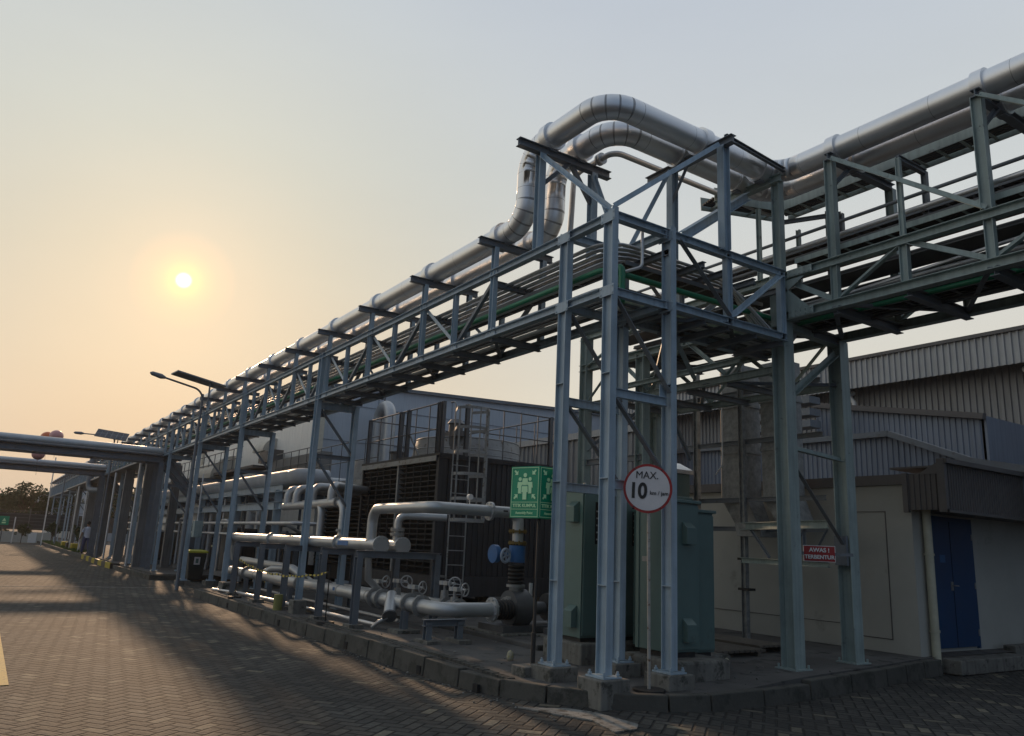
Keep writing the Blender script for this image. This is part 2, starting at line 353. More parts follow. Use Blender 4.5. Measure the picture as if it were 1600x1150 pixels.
    sc1 = t.nodes.new('ShaderNodeVectorMath'); sc1.operation = 'SCALE'; t.links.new(rp.outputs[0], sc1.inputs[0]); t.links.new(m2('MULTIPLY', m2('MULTIPLY', bv.outputs[0], fv.outputs[0]), m2('MULTIPLY', tv.outputs[0], ov.outputs[0])), sc1.inputs['Scale'])
    mj = t.nodes.new('ShaderNodeMixRGB'); t.links.new(j.outputs[0], mj.inputs[0]); mj.inputs[1].default_value = (.012, .012, .011, 1); t.links.new(sc1.outputs[0], mj.inputs[2])
    t.links.new(mj.outputs[0], b.inputs['Base Color']); b.inputs['Roughness'].default_value = .85
    h = m2('ADD', m2('MULTIPLY', j.outputs[0], 1.0), m2('ADD', m2('MULTIPLY', wn.outputs[0], .45), m2('MULTIPLY', fine.outputs[0], .5)))
    bp = t.nodes.new('ShaderNodeBump'); bp.inputs['Strength'].default_value = 1.0; bp.inputs['Distance'].default_value = .022
    t.links.new(h, bp.inputs['Height']); t.links.new(bp.outputs[0], b.inputs['Normal'])
    return m
M_PAVER = paver_mat()
def grid(xs, ys, fz, name, mt, skip=None, **tags):
    m = MB(); nx, ny = len(xs), len(ys)
    m.v = [(x, y, fz(x, y)) for y in ys for x in xs]
    m.f = [(j*nx+i, j*nx+i+1, (j+1)*nx+i+1, (j+1)*nx+i) for j in range(ny-1) for i in range(nx-1)
           if not (skip and skip((xs[i]+xs[i+1])/2, (ys[j]+ys[j+1])/2))]
    m.sm = [True]*len(m.f); m.mi = [0]*len(m.f)
    return m.build(name, mt, **tags)
def lin(a, b, n): return [a+(b-a)*i/n for i in range(n+1)]
xs = [-600, -400, -250]+lin(-200, -20, 18)+lin(-19, -2, 68)+lin(-1, 30, 15)
ys = [-300, -100]+lin(-40, 2, 14)+lin(2.5, 14, 46)+lin(16, 60, 11)+[120, 300]
grid(xs, ys, road_z, 'road', M_PAVER, kind='structure')
# raised equipment island: outline follows the kerb
KP = [(-21.6, 6.9), (-21.6, 4.77), (-8.1, 4.77), (-7.35, 4.84), (-6.75, 5.02), (-6.2, 5.36), (-5.88, 5.9), (-5.78, 6.4), (-5.92, 8.2), (-6.2, 10.2), (-6.42, 11.5), (-6.48, 12.1)]
def dens(P, st):
    o = []
    for a, b in zip(P, P[1:]):
        n = max(1, round(math.dist(a, b)/st)); o += [(a[0]+(b[0]-a[0])*i/n, a[1]+(b[1]-a[1])*i/n) for i in range(n)]
    return o+[P[-1]]
def offset(P, d):
    o = []
    for i, p in enumerate(P):
        a = P[max(i-1, 0)]; b = P[min(i+1, len(P)-1)]; tx, ty = b[0]-a[0], b[1]-a[1]; l = math.hypot(tx, ty)
        o.append((p[0]-ty/l*d, p[1]+tx/l*d))
    return o
inner = offset(dens(KP, .5), .14)
m = MB()
ring = [(x, y) for x, y in inner if y < 12.05]
ring.append((-6.62, 12.05))
edge = ring+[(-6.62, 14.0), (-40, 14.0), (-21.46, 14.0)]
import bmesh
bm = bmesh.new()
outl = ring+[(-6.62, 16.0), (-21.46, 16.0)]
vsb = [bm.verts.new((x, y, 0)) for x, y in outl]; bm.faces.new(vsb)
for ax in range(-21, -6):
    bmesh.ops.bisect_plane(bm, geom=bm.verts[:]+bm.edges[:]+bm.faces[:], plane_co=(ax+.3, 0, 0), plane_no=(1, 0, 0))
for ay in range(5, 16):
    bmesh.ops.bisect_plane(bm, geom=bm.verts[:]+bm.edges[:]+bm.faces[:], plane_co=(0, ay+.3, 0), plane_no=(0, 1, 0))
for v in bm.verts: v.co.z = isl_z(v.co.x, v.co.y)
me = bpy.data.meshes.new('island_pavement'); bm.to_mesh(me); bm.free(); me.materials.append(M_SLAB)
o = bpy.data.objects.new('island_pavement', me); col.objects.link(o); o['kind'] = 'structure'
for p in me.polygons:
    if p.normal.z < 0: p.flip()
me.update()
sk = MB()
for (x0_, y0_), (x1_, y1_) in zip(inner, inner[1:]):
    sk._add([(x0_, y0_, -.05), (x1_, y1_, -.05), (x1_, y1_, isl_z(x1_, y1_)), (x0_, y0_, isl_z(x0_, y0_))], [(0,1,2,3)])
sk.build('island_pavement_edge', M_SLAB, kind='structure')
def kerb_run(P, step, name, mt, h=.17, wd=.14, gap=.012, alt=None):
    m = MB(); D = dens(P, step); O = offset(D, wd)
    for i in range(len(D)-1):
        a, b = Vector((*D[i], 0)), Vector((*D[i+1], 0)); c, d = Vector((*O[i], 0)), Vector((*O[i+1], 0))
        g = (b-a).normalized()*gap; za, zb = road_z(*D[i]), road_z(*D[i+1])
        j = random.uniform(-.003, .003); jo = random.uniform(-.002, .002)*Vector((0, 1, 0))
        top = (max(h, isl_z(D[i][0], D[i][1]+.0)-.015) if (P is KP) else h)+j
        m.cur = (i % 2) if alt else 0
        q = [a+g, b-g, d-g, c+g]; q = [p+jo for p in q]
        vs = [(q[0].x, q[0].y, -.05), (q[1].x, q[1].y, -.05), (q[2].x, q[2].y, -.05), (q[3].x, q[3].y, -.05)]
        t0 = top+(za*.5 if top < .2 else 0); t1 = top+(zb*.5 if top < .2 else 0)
        n = Vector((d.x-b.x, d.y-b.y, 0)).normalized()*.02
        vs += [(q[0].x+n.x, q[0].y+n.y, t0), (q[1].x+n.x, q[1].y+n.y, t1), (q[2].x, q[2].y, t1), (q[3].x, q[3].y, t0)]
        m._add(vs, [(0,3,2,1),(4,5,6,7),(0,1,5,4),(1,2,6,5),(2,3,7,6),(3,0,4,7)])
    return m.build(name, mt, bev=.012, kind='structure')
kerb_run(KP, .85, 'kerb', M_KERB)
m = MB()
for x in (-18.2, -14.6, -11.4, -9.05, -7.7): m.box((x-.05, 4.764, .02), (x+.05, 4.80, .12))
m.build('drain_opening', M_DARK, kind='structure')
# soldier row of bricks behind the kerb
m = MB(); x = -14.0
while x < -7.35:
    z = .235+.035*sst(-14, -11, x)*sst(-7.4, -9, x)+random.uniform(-.004, .004)
    m.box((x+.005, 4.935, .05), (x+.098, 5.03, z)); x += .103
m.build('brick_edging', M_KERB, bev=.006, kind='structure')
# far islands beside the road
m = MB(); m.poly([(-28.9, 5.14, -.1), (-28.9, 14, -.1), (-200, 14, -.1), (-200, 4.9, -.1), (-36, 5.0, -.1)], (0, 0, .28)); m.build('far_island_pavement', M_SLAB, kind='structure')
kerb_run([(-28.8, 7.6), (-28.8, 5.0), (-36.0, 4.86)], .8, 'kerb', M_KERB, h=.16)
kerb_run([(-36.3, 5.6), (-36.3, 4.75), (-41.0, 4.72), (-47, 4.75)], 1.15, 'kerb', [M_BLACK, M_KERBY], h=.22, alt=1)
kerb_run([(-47, 4.75), (-95, 4.6)], 1.2, 'kerb', M_KERB, h=.2)
m = MB(); m.box((-24.95, -6, .0), (-24.82, 4.6, .006)); m.build('concrete_joint_line', M_DUST, kind='structure')
m = MB(); m.box((-15.5, .30, -.01), (-9.8, .50, .006)); m.build('yellow_road_line', mat('road_line_yellow', (.50, .36, .12), .8, 0, .3, 8, stain=(.09, .08, .06), stain_cut=.55), kind='structure')
m = MB()
pp = [(-6.71,4.66),(-6.5,4.86),(-6.41,5.02),(-6.1,5.16),(-5.6,5.22),(-5.49,5.10),(-5.5,4.85),(-5.91,4.93),(-6.24,4.78)]
m.poly([(x, y, road_z(x, y)+.002) for x, y in pp], (0, 0, .012)); m.build('mortar_patch', M_DUST, kind='structure')
# litter of dust and small debris near the kerb
m = MB()
for i in range(90):
    x = random.uniform(-13, -6); y = 4.77-abs(random.gauss(0, .12))-.02; r = random.uniform(.004, .016)
    m.ball((x, y, road_z(x, y)+r*.5), r, 6, 4, (1, 1, .6))
m.build('gravel_grit', M_DUST, kind='stuff', label='loose grit along the foot of the kerb', category='grit')
m = MB()
for i in range(160):
    x = random.uniform(-12, -6.1); y = random.uniform(5.1, 9.5); r = random.uniform(.004, .02)
    if x > -6.6 and y < 5.6: continue
    m.ball((x, y, isl_z(x, y)+r*.4), r, 6, 4, (1, 1, .6))
m.build('gravel_grit', M_DUST, kind='stuff', label='scattered crumbs of rubble on the island pavement', category='grit')
# yellow-sided stones
for (x, y), s, lab in (((-8.45, 5.72), .055, 'small pale stone with yellow paint near the sign post pipes'), ((-7.0, 8.0), .05, 'small pale stone with yellow paint near the green columns')):
    m = MB(); m.ball((x, y, isl_z(x, y)+s*.9), s, 7, 6, (.8, .9, 1.25)); m.build('painted_stone', M_ROCK, label=lab, category='stone')

# ---------------------------------------------------------------- main pipe rack
YF, YB, ZL, ZT = 5.46, 6.30, 4.46, 5.40
def vert_nodes(x0, x1, st):
    xs = []; x = x0
    while x > x1: xs.append(x); x -= st
    return xs
def rack_section(root, xa, xb, cols, first_stub, bottom_net=True):
    for y in (YF, YB):
        MB().hb((xb, y, ZT-.05), (xa, y, ZT-.05), .10, .10, .008).build('top_chord', M_STEEL, root)
        MB().hb((xb, y, ZL), (xa, y, ZL), .10, .10, .008).build('bottom_chord', M_STEEL, root)
    i = 0; x = first_stub; S = 1.07
    while x > xb+.3:
        stub = (i % 2 == 0)
        for y in (YF, YB):
            top = 5.74 if stub else ZT-.1
            MB().hb((x, y, ZL+.05), (x, y, top), .09 if stub else .07, .07, .007, upv=(1,0,0)).build('post', M_STEEL, root)
        if stub:
            MB().hb((x, 5.18, 5.79), (x, 6.46, 5.79), .10, .09, .008).build('pipe_support_beam', M_STEELF, root)
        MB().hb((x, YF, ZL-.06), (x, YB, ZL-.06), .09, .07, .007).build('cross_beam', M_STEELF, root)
        if stub: MB().hb((x, YF+.05, ZT-.2), (x, YB-.05, ZT-.2), .09, .07, .007).build('cross_beam', M_STEELF, root)
        # diagonals in front and rear trusses, zigzag in the floor
        if x-S > xb:
            za, zb = (ZT-.12, ZL+.06) if stub else (ZL+.06, ZT-.12)
            for y, dy in ((YF, .03), (YB, -.03)):
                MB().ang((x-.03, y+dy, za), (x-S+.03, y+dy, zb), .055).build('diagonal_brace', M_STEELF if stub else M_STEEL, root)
            ya, yb = (YF, YB) if stub else (YB, YF)
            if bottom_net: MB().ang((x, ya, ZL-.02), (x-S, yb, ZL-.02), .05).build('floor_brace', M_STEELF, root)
        if x > -20:
            for zc in ((ZT-.06, ZL+.03) if stub else (ZL+.03,)):
                g = MB(); g.poly([(x-.13, YF-.012, zc-.055), (x+.13, YF-.012, zc-.055), (x+.08, YF-.012, zc+.055), (x-.08, YF-.012, zc+.055)], (0, -.008, 0))
                for q in (-.07, 0, .07): g.cyl((x+q, YF-.03, zc-.01), (x+q, YF-.012, zc-.01), .010, n=6)
                g.build('gusset_plate', M_STEEL, root)
        x -= S; i += 1
    for cx in cols:
        for y in (YF, YB):
            top = ZT+.02 if y == YF else ZL-.1
            z0 = isl_z(cx, y)+.01 if cx > -21.6 else (.14 if cx > -28.9 else .19)
            MB().hb((cx, y-.01, z0), (cx, y-.01, top), .17, .10, .01, upv=(1,0,0)).build('column', M_STEEL, root)
            b = MB(); b.box((cx-.15, y-.13, z0-.005), (cx+.15, y+.11, z0+.015))
            for sx in (-.11, .11):
                for sy in (-.1, .08): b.cyl((cx+sx, y+sy, z0+.015), (cx+sx, y+sy, z0+.05), .014, n=8)
            b.build('base_plate', M_STEEL, root)
        if -28.9 < cx < -21.6:
            for y in (YF, YB): MB().box((cx-.22, y-.2, -.05), (cx+.22, y+.2, .135)).build('footing', M_CONC, root)
        MB().hb((cx, YF, ZL-.16), (cx, YB, ZL-.16), .14, .09, .009).build('cross_beam', M_STEEL, root)
        MB().ang((cx, YF+.03, ZL-.25), (cx, YB-.03, 3.3), .06).build('column_brace', M_STEELF, root)
        MB().hb((cx, YF+.03, 3.25), (cx, YB-.03, 3.25), .09, .07).build('column_tie', M_STEELF, root)
        MB().ang((cx, YF+.03, 3.2), (cx, YB-.03, 2.2), .06).build('column_brace', M_STEELF, root)
near = thing('pipe_rack', 'blue grey steel truss rack on tall columns carrying the silver pipes along the road', 'pipe rack', (-7, 5.46, .2))
rack_section(near, -6.32, -31.4, (-15.6, -21.4, -26.3, -31.2), -8.87)
far = thing('pipe_rack', 'distant far stretch of steel pipe rack running on beyond the overhead bridge', 'pipe rack', (-31.6, 5.46, .2))
rack_section(far, -31.5, -94, (-37, -43, -49, -56, -63, -71, -79, -87), -32.4, False)
# far deck underneath
MB().box((-68, 4.95, 4.28), (-34.5, 6.5, 4.36)).build('deck', M_STEELF, far)
M_LEG = mat('grey_leg_paint', (.19, .19, .185), .8, 0, .15, 1.5, streak=.3)
for x in (-34.3, -39.7, -46.6, -54, -62):
    MB().box((x-.15, 5.15, .15), (x+.15, 5.5, 4.25)).build('deck_leg', M_LEG, far)
    MB().box((x-.14, 6.2, .15), (x+.14, 6.5, 4.25)).build('deck_leg', M_LEG, far)
# tower of four legs at the corner
XA, XB, Y1, Y2 = -7.20, -6.37, 5.46, 6.38
PL = []
for cx, cy, ztop in ((XA, Y1, ZT+.02), (XB, Y1, 5.46), (XA, Y2, 5.36), (XB, Y2, 5.46)):
    MB().hb((cx, cy, .385), (cx, cy, ztop), .155, .09, .01, upv=(1,0,0)).build('column', M_STEEL, near)
    b = MB(); b.box((cx-.14, cy-.12, .36), (cx+.14, cy+.12, .376))
    for sx in (-.11, .11):
        for sy in (-.09, .09): b.cyl((cx+sx, cy+sy, .376), (cx+sx, cy+sy, .425), .012, n=8); b.cyl((cx+sx, cy+sy, .385), (cx+sx, cy+sy, .402), .022, n=6)
    b.build('base_plate', M_STEEL, near)
    st = MB()
    for z in (1.25, 2.35, 3.5): st.box((cx-.066, cy-.047, z), (cx+.066, cy-.007, z+.009)) if z < 4 else None
    st.build('web_stiffener', M_STEEL, near)
    for z in ((ZT-.05), ZL):
        g = MB(); g.box((cx-.12, cy-.053, z-.075), (cx+.12, cy-.046, z+.05))
        for k in (-.10, .10):
            for q in (-.05, .025): g.cyl((cx+k, cy-.06, z+q), (cx+k, cy-.045, z+q), .012, n=6)
        g.build('gusset_plate', M_STEEL, near)
for x in (XA, XB):
    for z, nm in ((ZL, 'cross_beam'), (3.30, 'column_tie'), (2.30, 'column_tie')):
        MB().hb((x, Y1+.05, z), (x, Y2-.05, z), .10, .07, .007).build(nm, M_STEEL, near)
    MB().ang((x+.02, Y1+.05, ZL-.1), (x+.02, Y2-.05, 3.40), .065).build('column_brace', M_STEELF, near)
    MB().ang((x+.02, Y1+.05, 3.22), (x+.02, Y2-.05, 2.36), .065).build('column_brace', M_STEELF, near)
    MB().box((x-.02, Y2-.14, 3.25), (x-.01, Y2-.03, 3.5)).build('gusset_plate', M_STEEL, near)
MB().hb((XA, Y1, ZL), (XB, Y1, ZL), .09, .07).build('cross_beam', M_STEEL, near)
# rack arm crossing from the corner tower to the green rack
for x in (XB, XA):
    MB().hb((x, Y1, ZT-.02), (x, 8.55, ZT-.02), .10, .10, .008).build('top_chord', M_STEEL, near)
    MB().hb((x, Y2, ZL+.02), (x, 8.55, ZL+.02), .10, .10, .008).build('bottom_chord', M_STEEL, near)
    for y in (7.42, 8.48): MB().hb((x, y, ZL), (x, y, ZT), .10, .08, .008, upv=(0,1,0)).build('post', M_STEEL, near)
    MB().ang((x+.03, Y2+.12, ZT-.08), (x+.03, 7.38, ZL+.08), .065).build('diagonal_brace', M_STEELF, near)
    MB().ang((x+.03, 7.46, ZL+.08), (x+.03, 8.45, ZT-.08), .065).build('diagonal_brace', M_STEEL, near)
for y in (6.38, 7.0, 7.42, 7.95, 8.48):
    MB().hb((XA, y, ZL-.05), (XB, y, ZL-.05), .08, .07).build('cross_beam', M_STEELF, near)
    MB().hb((XA, y, ZT-.25), (XB, y, ZT-.25), .08, .07).build('cross_beam', M_STEELF, near)
MB().ang((XA, 6.4, ZL-.0), (XB, 7.4, ZL), .06).build('floor_brace', M_STEELF, near)
MB().ang((XB, 7.4, ZL-.0), (XA, 8.45, ZL), .06).build('floor_brace', M_STEELF, near)
# raised frames under the pipe loop
for y in (5.46, 6.36):
    MB().hb((-7.83, y, ZT), (-7.83, y, 6.76), .11, .10, .009, upv=(1,0,0)).build('loop_post', M_STEEL, near)
MB().hb((-7.83, 5.08, 6.82), (-7.83, 6.66, 6.82), .11, .10, .009).build('pipe_support_beam', M_STEELF, near)
MB().ang((-7.80, 5.46, 6.70), (-6.42, 5.48, 5.46), .06).build('loop_brace', M_STEEL, near)
MB().ang((-7.83, 5.50, 6.3), (-7.83, 5.95, 6.76), .055).build('loop_brace', M_STEELF, near)
MB().ang((-7.83, 6.33, 6.3), (-7.83, 5.98, 6.76), .055).build('loop_brace', M_STEELF, near)
MB().ang((-7.80, 6.36, 6.70), (-7.25, 6.36, 5.45), .05).build('loop_brace', M_STEEL, near)
for x in (-6.30, -7.22):
    MB().hb((x, 7.30, ZT), (x, 7.30, 6.84), .12, .11, .009, upv=(0,1,0)).build('loop_post', M_STEEL, near)
MB().hb((-7.72, 7.30, 6.89), (-6.12, 7.30, 6.89), .11, .10, .009).build('pipe_support_beam', M_STEELF, near)
MB().ang((XB+.02, 5.50, 5.47), (-6.28, 7.22, 6.82), .06).build('loop_brace', M_STEEL, near)
MB().ang((-7.2, 6.4, 5.3), (-7.18, 7.22, 6.82), .045).build('loop_brace', M_STEEL, near)
MB().ch((-6.28, 7.30, 6.98), (-6.40, 8.66, 6.98), .06, .05).build('edge_rail', M_STEELF, near)
MB().hb((XB, 6.62, ZT+.03), (-6.9, 8.5, 6.72), .12, .10, .009).build('loop_brace', M_STEEL, near)
MB().ang((-7.25, 7.3, 6.3), (-6.9, 7.3, 6.82), .05).build('loop_brace', M_STEELF, near)
# plinths under the four legs
pn = {0: 'stained concrete plinth under the left front leg, next to the assembly sign base', 1: 'stained concrete plinth under the foremost rack leg, rising out of the kerb',
      2: 'dark concrete plinth behind the foremost rack leg', 3: 'mossy concrete plinth under the right rack leg beside the round speed sign'}
for i, (cx, cy) in enumerate(((XA, Y1), (XB, Y1), (XA, Y2), (XB, Y2))):
    m = MB(); m.box((cx-.19, cy-.19, -.02), (cx+.19, cy+.19, .358)); m.build('concrete_plinth', M_CONC, bev=.012, label=pn[i], category='plinth', group='plinths under the rack legs')

# ---------------------------------------------------------------- green rack on the right
GY, GB, GL, GT = 8.69, 10.13, 4.82, 5.44
gr = thing('pipe_rack', 'green grey steel rack on broad columns running off to the right', 'pipe rack', (-6.53, 8.69, .27))
for y in (GY, GB):
    MB().hb((-10.9, y, GT-.04), (6.0, y, GT-.04), .11, .12, .009).build('top_chord', M_GREENST, gr)
    MB().hb((-10.9, y, GL), (6.0, y, GL), .12, .13, .009).build('bottom_chord', M_GREENST, gr)
for cx, cy in ((-6.53, GY), (-6.65, GB)):
    MB().hb((cx, cy, .27), (cx, cy, GL-.06), .21, .20, .014, upv=(1,0,0)).build('column', M_GREENST, gr)
    b = MB(); b.box((cx-.16, cy-.16, .262), (cx+.16, cy+.16, .285))
    for sx in (-.13, .13):
        for sy in (-.12, .12): b.cyl((cx+sx, cy+sy, .28), (cx+sx, cy+sy, .33), .014, n=8)
    b.build('base_plate', M_GREENST, gr)
for cx, cy, zt in ((-10.76, GY, 5.4), (-10.45, GB, GL), (-9.3, GY+.02, GL)):
    MB().hb((cx, cy, .27), (cx, cy, zt), .18, .16, .012, upv=(1,0,0)).build('column', M_GREENST, gr)
MB().box((-6.62, GY-.11, GL-.12), (-6.40, GY-.098, GT+.06)).build('gusset_plate', M_GREENST, gr)
for z in (GL, GT-.04):
    g = MB(); g.box((-6.36, GY-.073, z-.05), (-5.98, GY-.066, z+.05))
    for k in range(5):
        for q in (-.028, .028): g.cyl((-6.32+k*.075, GY-.085, z+q), (-6.32+k*.075, GY-.06, z+q), .010, n=6)
    g.build('splice_plate', M_GREENST, gr)
g = MB(); g.poly([(-6.42, GY-.06, GL+.06), (-6.05, GY-.06, GL+.06), (-6.42, GY-.06, GT-.2)], (0, -.008, 0)); g.build('gusset_plate', M_GREENST, gr)
g = MB(); g.poly([(-6.42, GY-.06, GT-.12), (-6.10, GY-.06, GT-.12), (-6.42, GY-.06, GT-.30)], (0, -.008, 0)); g.build('gusset_plate', M_GREENST, gr)
MB().hb((-6.53, GY, GL), (-6.53, GY, GT), .21, .20, .014, upv=(1,0,0)).build('column', M_GREENST, gr)
MB().hb((-6.53, GY-.1, GL-.05), (-6.65, GB, GL-.05), .16, .12).build('cross_beam', M_GREENST, gr)
# brace pair between the two columns low down
MB().bar((-6.55, GY+.1, 2.0), (-6.65, GB-.1, 2.9), .05).build('column_brace', M_GREENST, gr) if False else None
MB().ang((-6.54, GY+.08, 3.7), (-6.64, GB-.08, 4.55), .08).build('column_brace', M_GREENST, gr)
MB().ang((-6.54, GY+.08, 3.02), (-6.64, GB-.08, 2.98), .07).build('column_tie', M_GREENST, gr)
MB().ang((-6.54, GY+.08, 2.86), (-6.64, GB-.08, 1.75), .055).build('column_brace', M_STEELF, gr)
MB().box((-6.74, GB-.17, 1.55), (-6.56, GB-.12, 1.95)).build('gusset_plate', M_STEELF, gr)
X = -5.68; i = 0
nodes = [(-6.53, 0), (-5.68, 1), (-4.75, 0), (-3.78, 1), (-2.82, 0), (-1.86, 1), (-.9, 0), (.06, 1), (1.0, 0), (2.0, 1)]
for (x, k) in nodes[1:]:
    for y in (GY, GB):
        MB().hb((x, y, GL+.05), (x, y, GT-.08), .10, .08, .008, upv=(1,0,0)).build('post', M_GREENST, gr)
    if k:
        for y in (GY, GB): MB().hb((x, y, GT), (x, y, 6.86), .12, .10, .009, upv=(1,0,0)).build('tall_post', M_GREENST, gr)
        MB().hb((x, GY-.05, 6.90), (x, GB+.05, 6.90), .10, .10).build('pipe_support_beam', M_STEELF, gr)
        MB().ang((x, GY+.02, 6.45), (x, GY+.45, 6.86), .05).build('knee_brace', M_STEELF, gr)
    else:
        MB().hb((x, GY, GT), (x, GY, 6.5), .06, .05, upv=(1,0,0)).build('slim_post', M_GREENST, gr)
        MB().hb((x, GY, 6.5), (x, GY+.62, 6.5), .07, .06).build('bracket', M_STEELF, gr)
        MB().hb((x, GY+.6, 6.5), (x, GY+.6, 5.9), .07, .06, upv=(1,0,0)).build('bracket', M_STEELF, gr)
    MB().hb((x, GY, GL-.06), (x, GB, GL-.06), .12, .10).build('cross_beam', M_STEELF, gr)
for (xa, ka), (xb, kb) in zip(nodes, nodes[1:]):
    za, zb = (GL+.05, GT-.1) if ka else (GT-.1, GL+.05)
    for y in (GY+.02, GB): MB().ang((xa+.05, y, za), (xb-.05, y, zb), .07).build('diagonal_brace', M_GREENST, gr)
    ya, yb = (GY, GB) if ka else (GB, GY)
    MB().ang((xa, ya, GL-.03), (xb, yb, GL-.03), .06).build('floor_brace', M_STEELF, gr)
for xa, xb in ((-5.66, -3.8), (-3.76, -1.9), (-1.8, 0)):
    MB().ang((xa, GY-.03, 6.84), (xb, GY-.03, GT+.02), .06).build('upper_brace', M_GREENST, gr)
for y in (GY, ): MB().hb((-6.53, y, GT), (-6.53, y, 6.88), .13, .11, .009, upv=(1,0,0)).build('tall_post', M_GREENST, gr)
MB().hb((-6.65, GB, GT), (-6.65, GB, 6.88), .12, .11, .009, upv=(1,0,0)).build('tall_post', M_STEELF, gr)
MB().hb((-7.62, GY-.05, 6.88), (-6.42, GY-.05, 6.88), .11, .10).build('pipe_support_beam', M_GREENST, gr)
for x in (-6.85, -6.95): MB().hb((x, GY-.02 if x > -6.9 else GB-.4, GT), (x, GY-.02 if x > -6.9 else GB-.4, 6.55), .06, .05, upv=(1,0,0)).build('slim_post', M_GREENST, gr)
MB().hb((-6.95, 9.3, 6.55), (-6.2, 9.7, 6.55), .06, .05).build('bracket', M_STEELF, gr)
MB().hb((-6.2, 9.7, 6.55), (-6.2, 9.7, 5.9), .07, .06, upv=(1,0,0)).build('bracket', M_STEELF, gr)
for k, (ya, yb, z) in enumerate(((8.98, 9.30, 4.97), (9.34, 9.62, 5.0), (9.70, 10.02, 4.96), (9.02, 9.26, 5.34), (9.33, 9.60, 5.38), (9.68, 9.98, 5.33))):
    q = MB(); q.box((-10.6, ya, z), (6, yb, z+.02))
    for i in range(6): yy = ya+.03+(yb-ya-.06)*i/5; q.cyl((-10.6, yy, z+.045), (6, yy, z+.045), .022, n=6)
    q.build('cable_bed', M_PIPED, gr)
# left part zigzags
for xa, xb, f in ((-10.7, -9.3, 1), (-9.3, -7.9, 0), (-7.9, -6.6, 1)):
    for y in (GY, GB): MB().ang((xa, y, GL if f else GT-.1), (xb, y, GT-.1 if f else GL), .07).build('diagonal_brace', M_GREENST, gr)
    MB().hb((xb, GY, GL-.06), (xb, GB, GL-.06), .12, .10).build('cross_beam', M_STEELF, gr)
    MB().ang((xa, GY, GL), (xb, GB, GL), .06).build('floor_brace', M_STEELF, gr)
for y in (GY, GB):
    MB().hb((-10.9, y, 4.12), (-6.7, y, 4.12), .10, .10, .009).build('lower_chord', M_GREENST, gr)
    for xa, xb, f in ((-10.7, -9.9, 1), (-9.9, -9.1, 0), (-9.1, -8.3, 1), (-8.3, -7.5, 0), (-7.5, -6.75, 1)):
        MB().ang((xa, y, 4.15 if f else GL), (xb, y, GL if f else 4.15), .055).build('diagonal_brace', M_GREENST, gr)
for x in (-10.7, -9.9, -9.1, -8.3, -7.5): MB().hb((x, GY, 4.06), (x, GB, 4.06), .09, .08).build('cross_beam', M_STEELF, gr)
for xa, xb, f in ((-10.7, -9.3, 1), (-9.3, -7.9, 0), (-7.9, -6.7, 1)): MB().ang((xa, GY if f else GB, 4.1), (xb, GB if f else GY, 4.1), .055).build('floor_brace', M_STEELF, gr)
for k, (ya, yb) in enumerate(((6.6, 9.9), (6.8, 9.7))):
    MB().ang((-6.5-.35*k, ya, 4.36), (-9.9-.3*k, yb, 4.30), .05).build('tie_beam', M_STEELF, gr)
MB().ang((-7.0, 7.0, 4.42), (-8.1, 8.6, 4.2), .07).build('tie_beam', M_STEEL, gr)
MB().hb((-7.1, 8.5, 4.30), (-9.6, 8.6, 4.30), .08, .08).build('tie_beam', M_GREENST, gr)
MB().ang((-10.2, GB, 4.3), (-9.6, GB, 3.2), .06).build('column_brace', M_STEELF, gr)
MB().ang((-10.7, GY, 3.3), (-10.45, GB, 4.4), .06).build('column_brace', M_STEELF, gr)
MB().hb((-10.76, GY, 3.1), (-9.3, GY, 3.1), .1, .08).build('column_tie', M_STEELF, gr)

# ---------------------------------------------------------------- insulated pipes
def ins_pipe(path, r, label, collars, name='insulated_pipe', rad=.38, mt=M_CLAD):
    root = thing(name, label, 'pipe', path[0], 'insulated silver pipes on the rack')
    pts = route(path, rad, 9)
    P = []; Q = []; F = []                           # one sheet: rolled joints are raised rings of the same skin
    def ring(c, d):
        for o, e in ((-.0028, 1), (.0028, 1)): P.append(c+d*o); Q.append(r+.0*e); F.append(e > 0)
    P.append(Vector(pts[0])); Q.append(r); F.append(False)
    for i, (a, c) in enumerate(zip(pts, pts[1:])):
        a = Vector(a); c = Vector(c); l = (c-a).length; d = (c-a).normalized()
        if l < .3:
            if i % 2: ring(a+d*.02, d)
            else: P.append(a.copy()); Q.append(r); F.append(False)
        else:
            t = .12
            while t < l-.05: ring(a+d*t, d); t += .92
    P.append(Vector(pts[-1])); Q.append(r); F.append(False)
    b = MB(); b.tube(P, Q, 24)
    for j in range(len(P)-1):
        if F[j] and F[j+1] and (P[j+1]-P[j]).length < .012:
            for k in range(24): b.mi[j*24+k] = 1
    b.build('cladding', [mt, M_SEAM], root)
    for c, d in collars:
        c = Vector(c); d = Vector(d)
        b = MB(); b.cyl(c-d*.065, c+d*.065, r+.035, n=28); b.build('collar', mt, root)
        q = d.cross(Vector((0,0,1)))
        b = MB(); b.bar(c+Vector((0,0,-r-.06)), c+Vector((0,0,-r+.03)), .10, .10, upv=d); b.build('pipe_shoe', M_STEELF, root)
    return root
stubs = [-8.87-2.14*k for k in range(0, 40) if -8.87-2.14*k > -93]
Xv = Vector((1,0,0)); Yv = Vector((0,1,0))
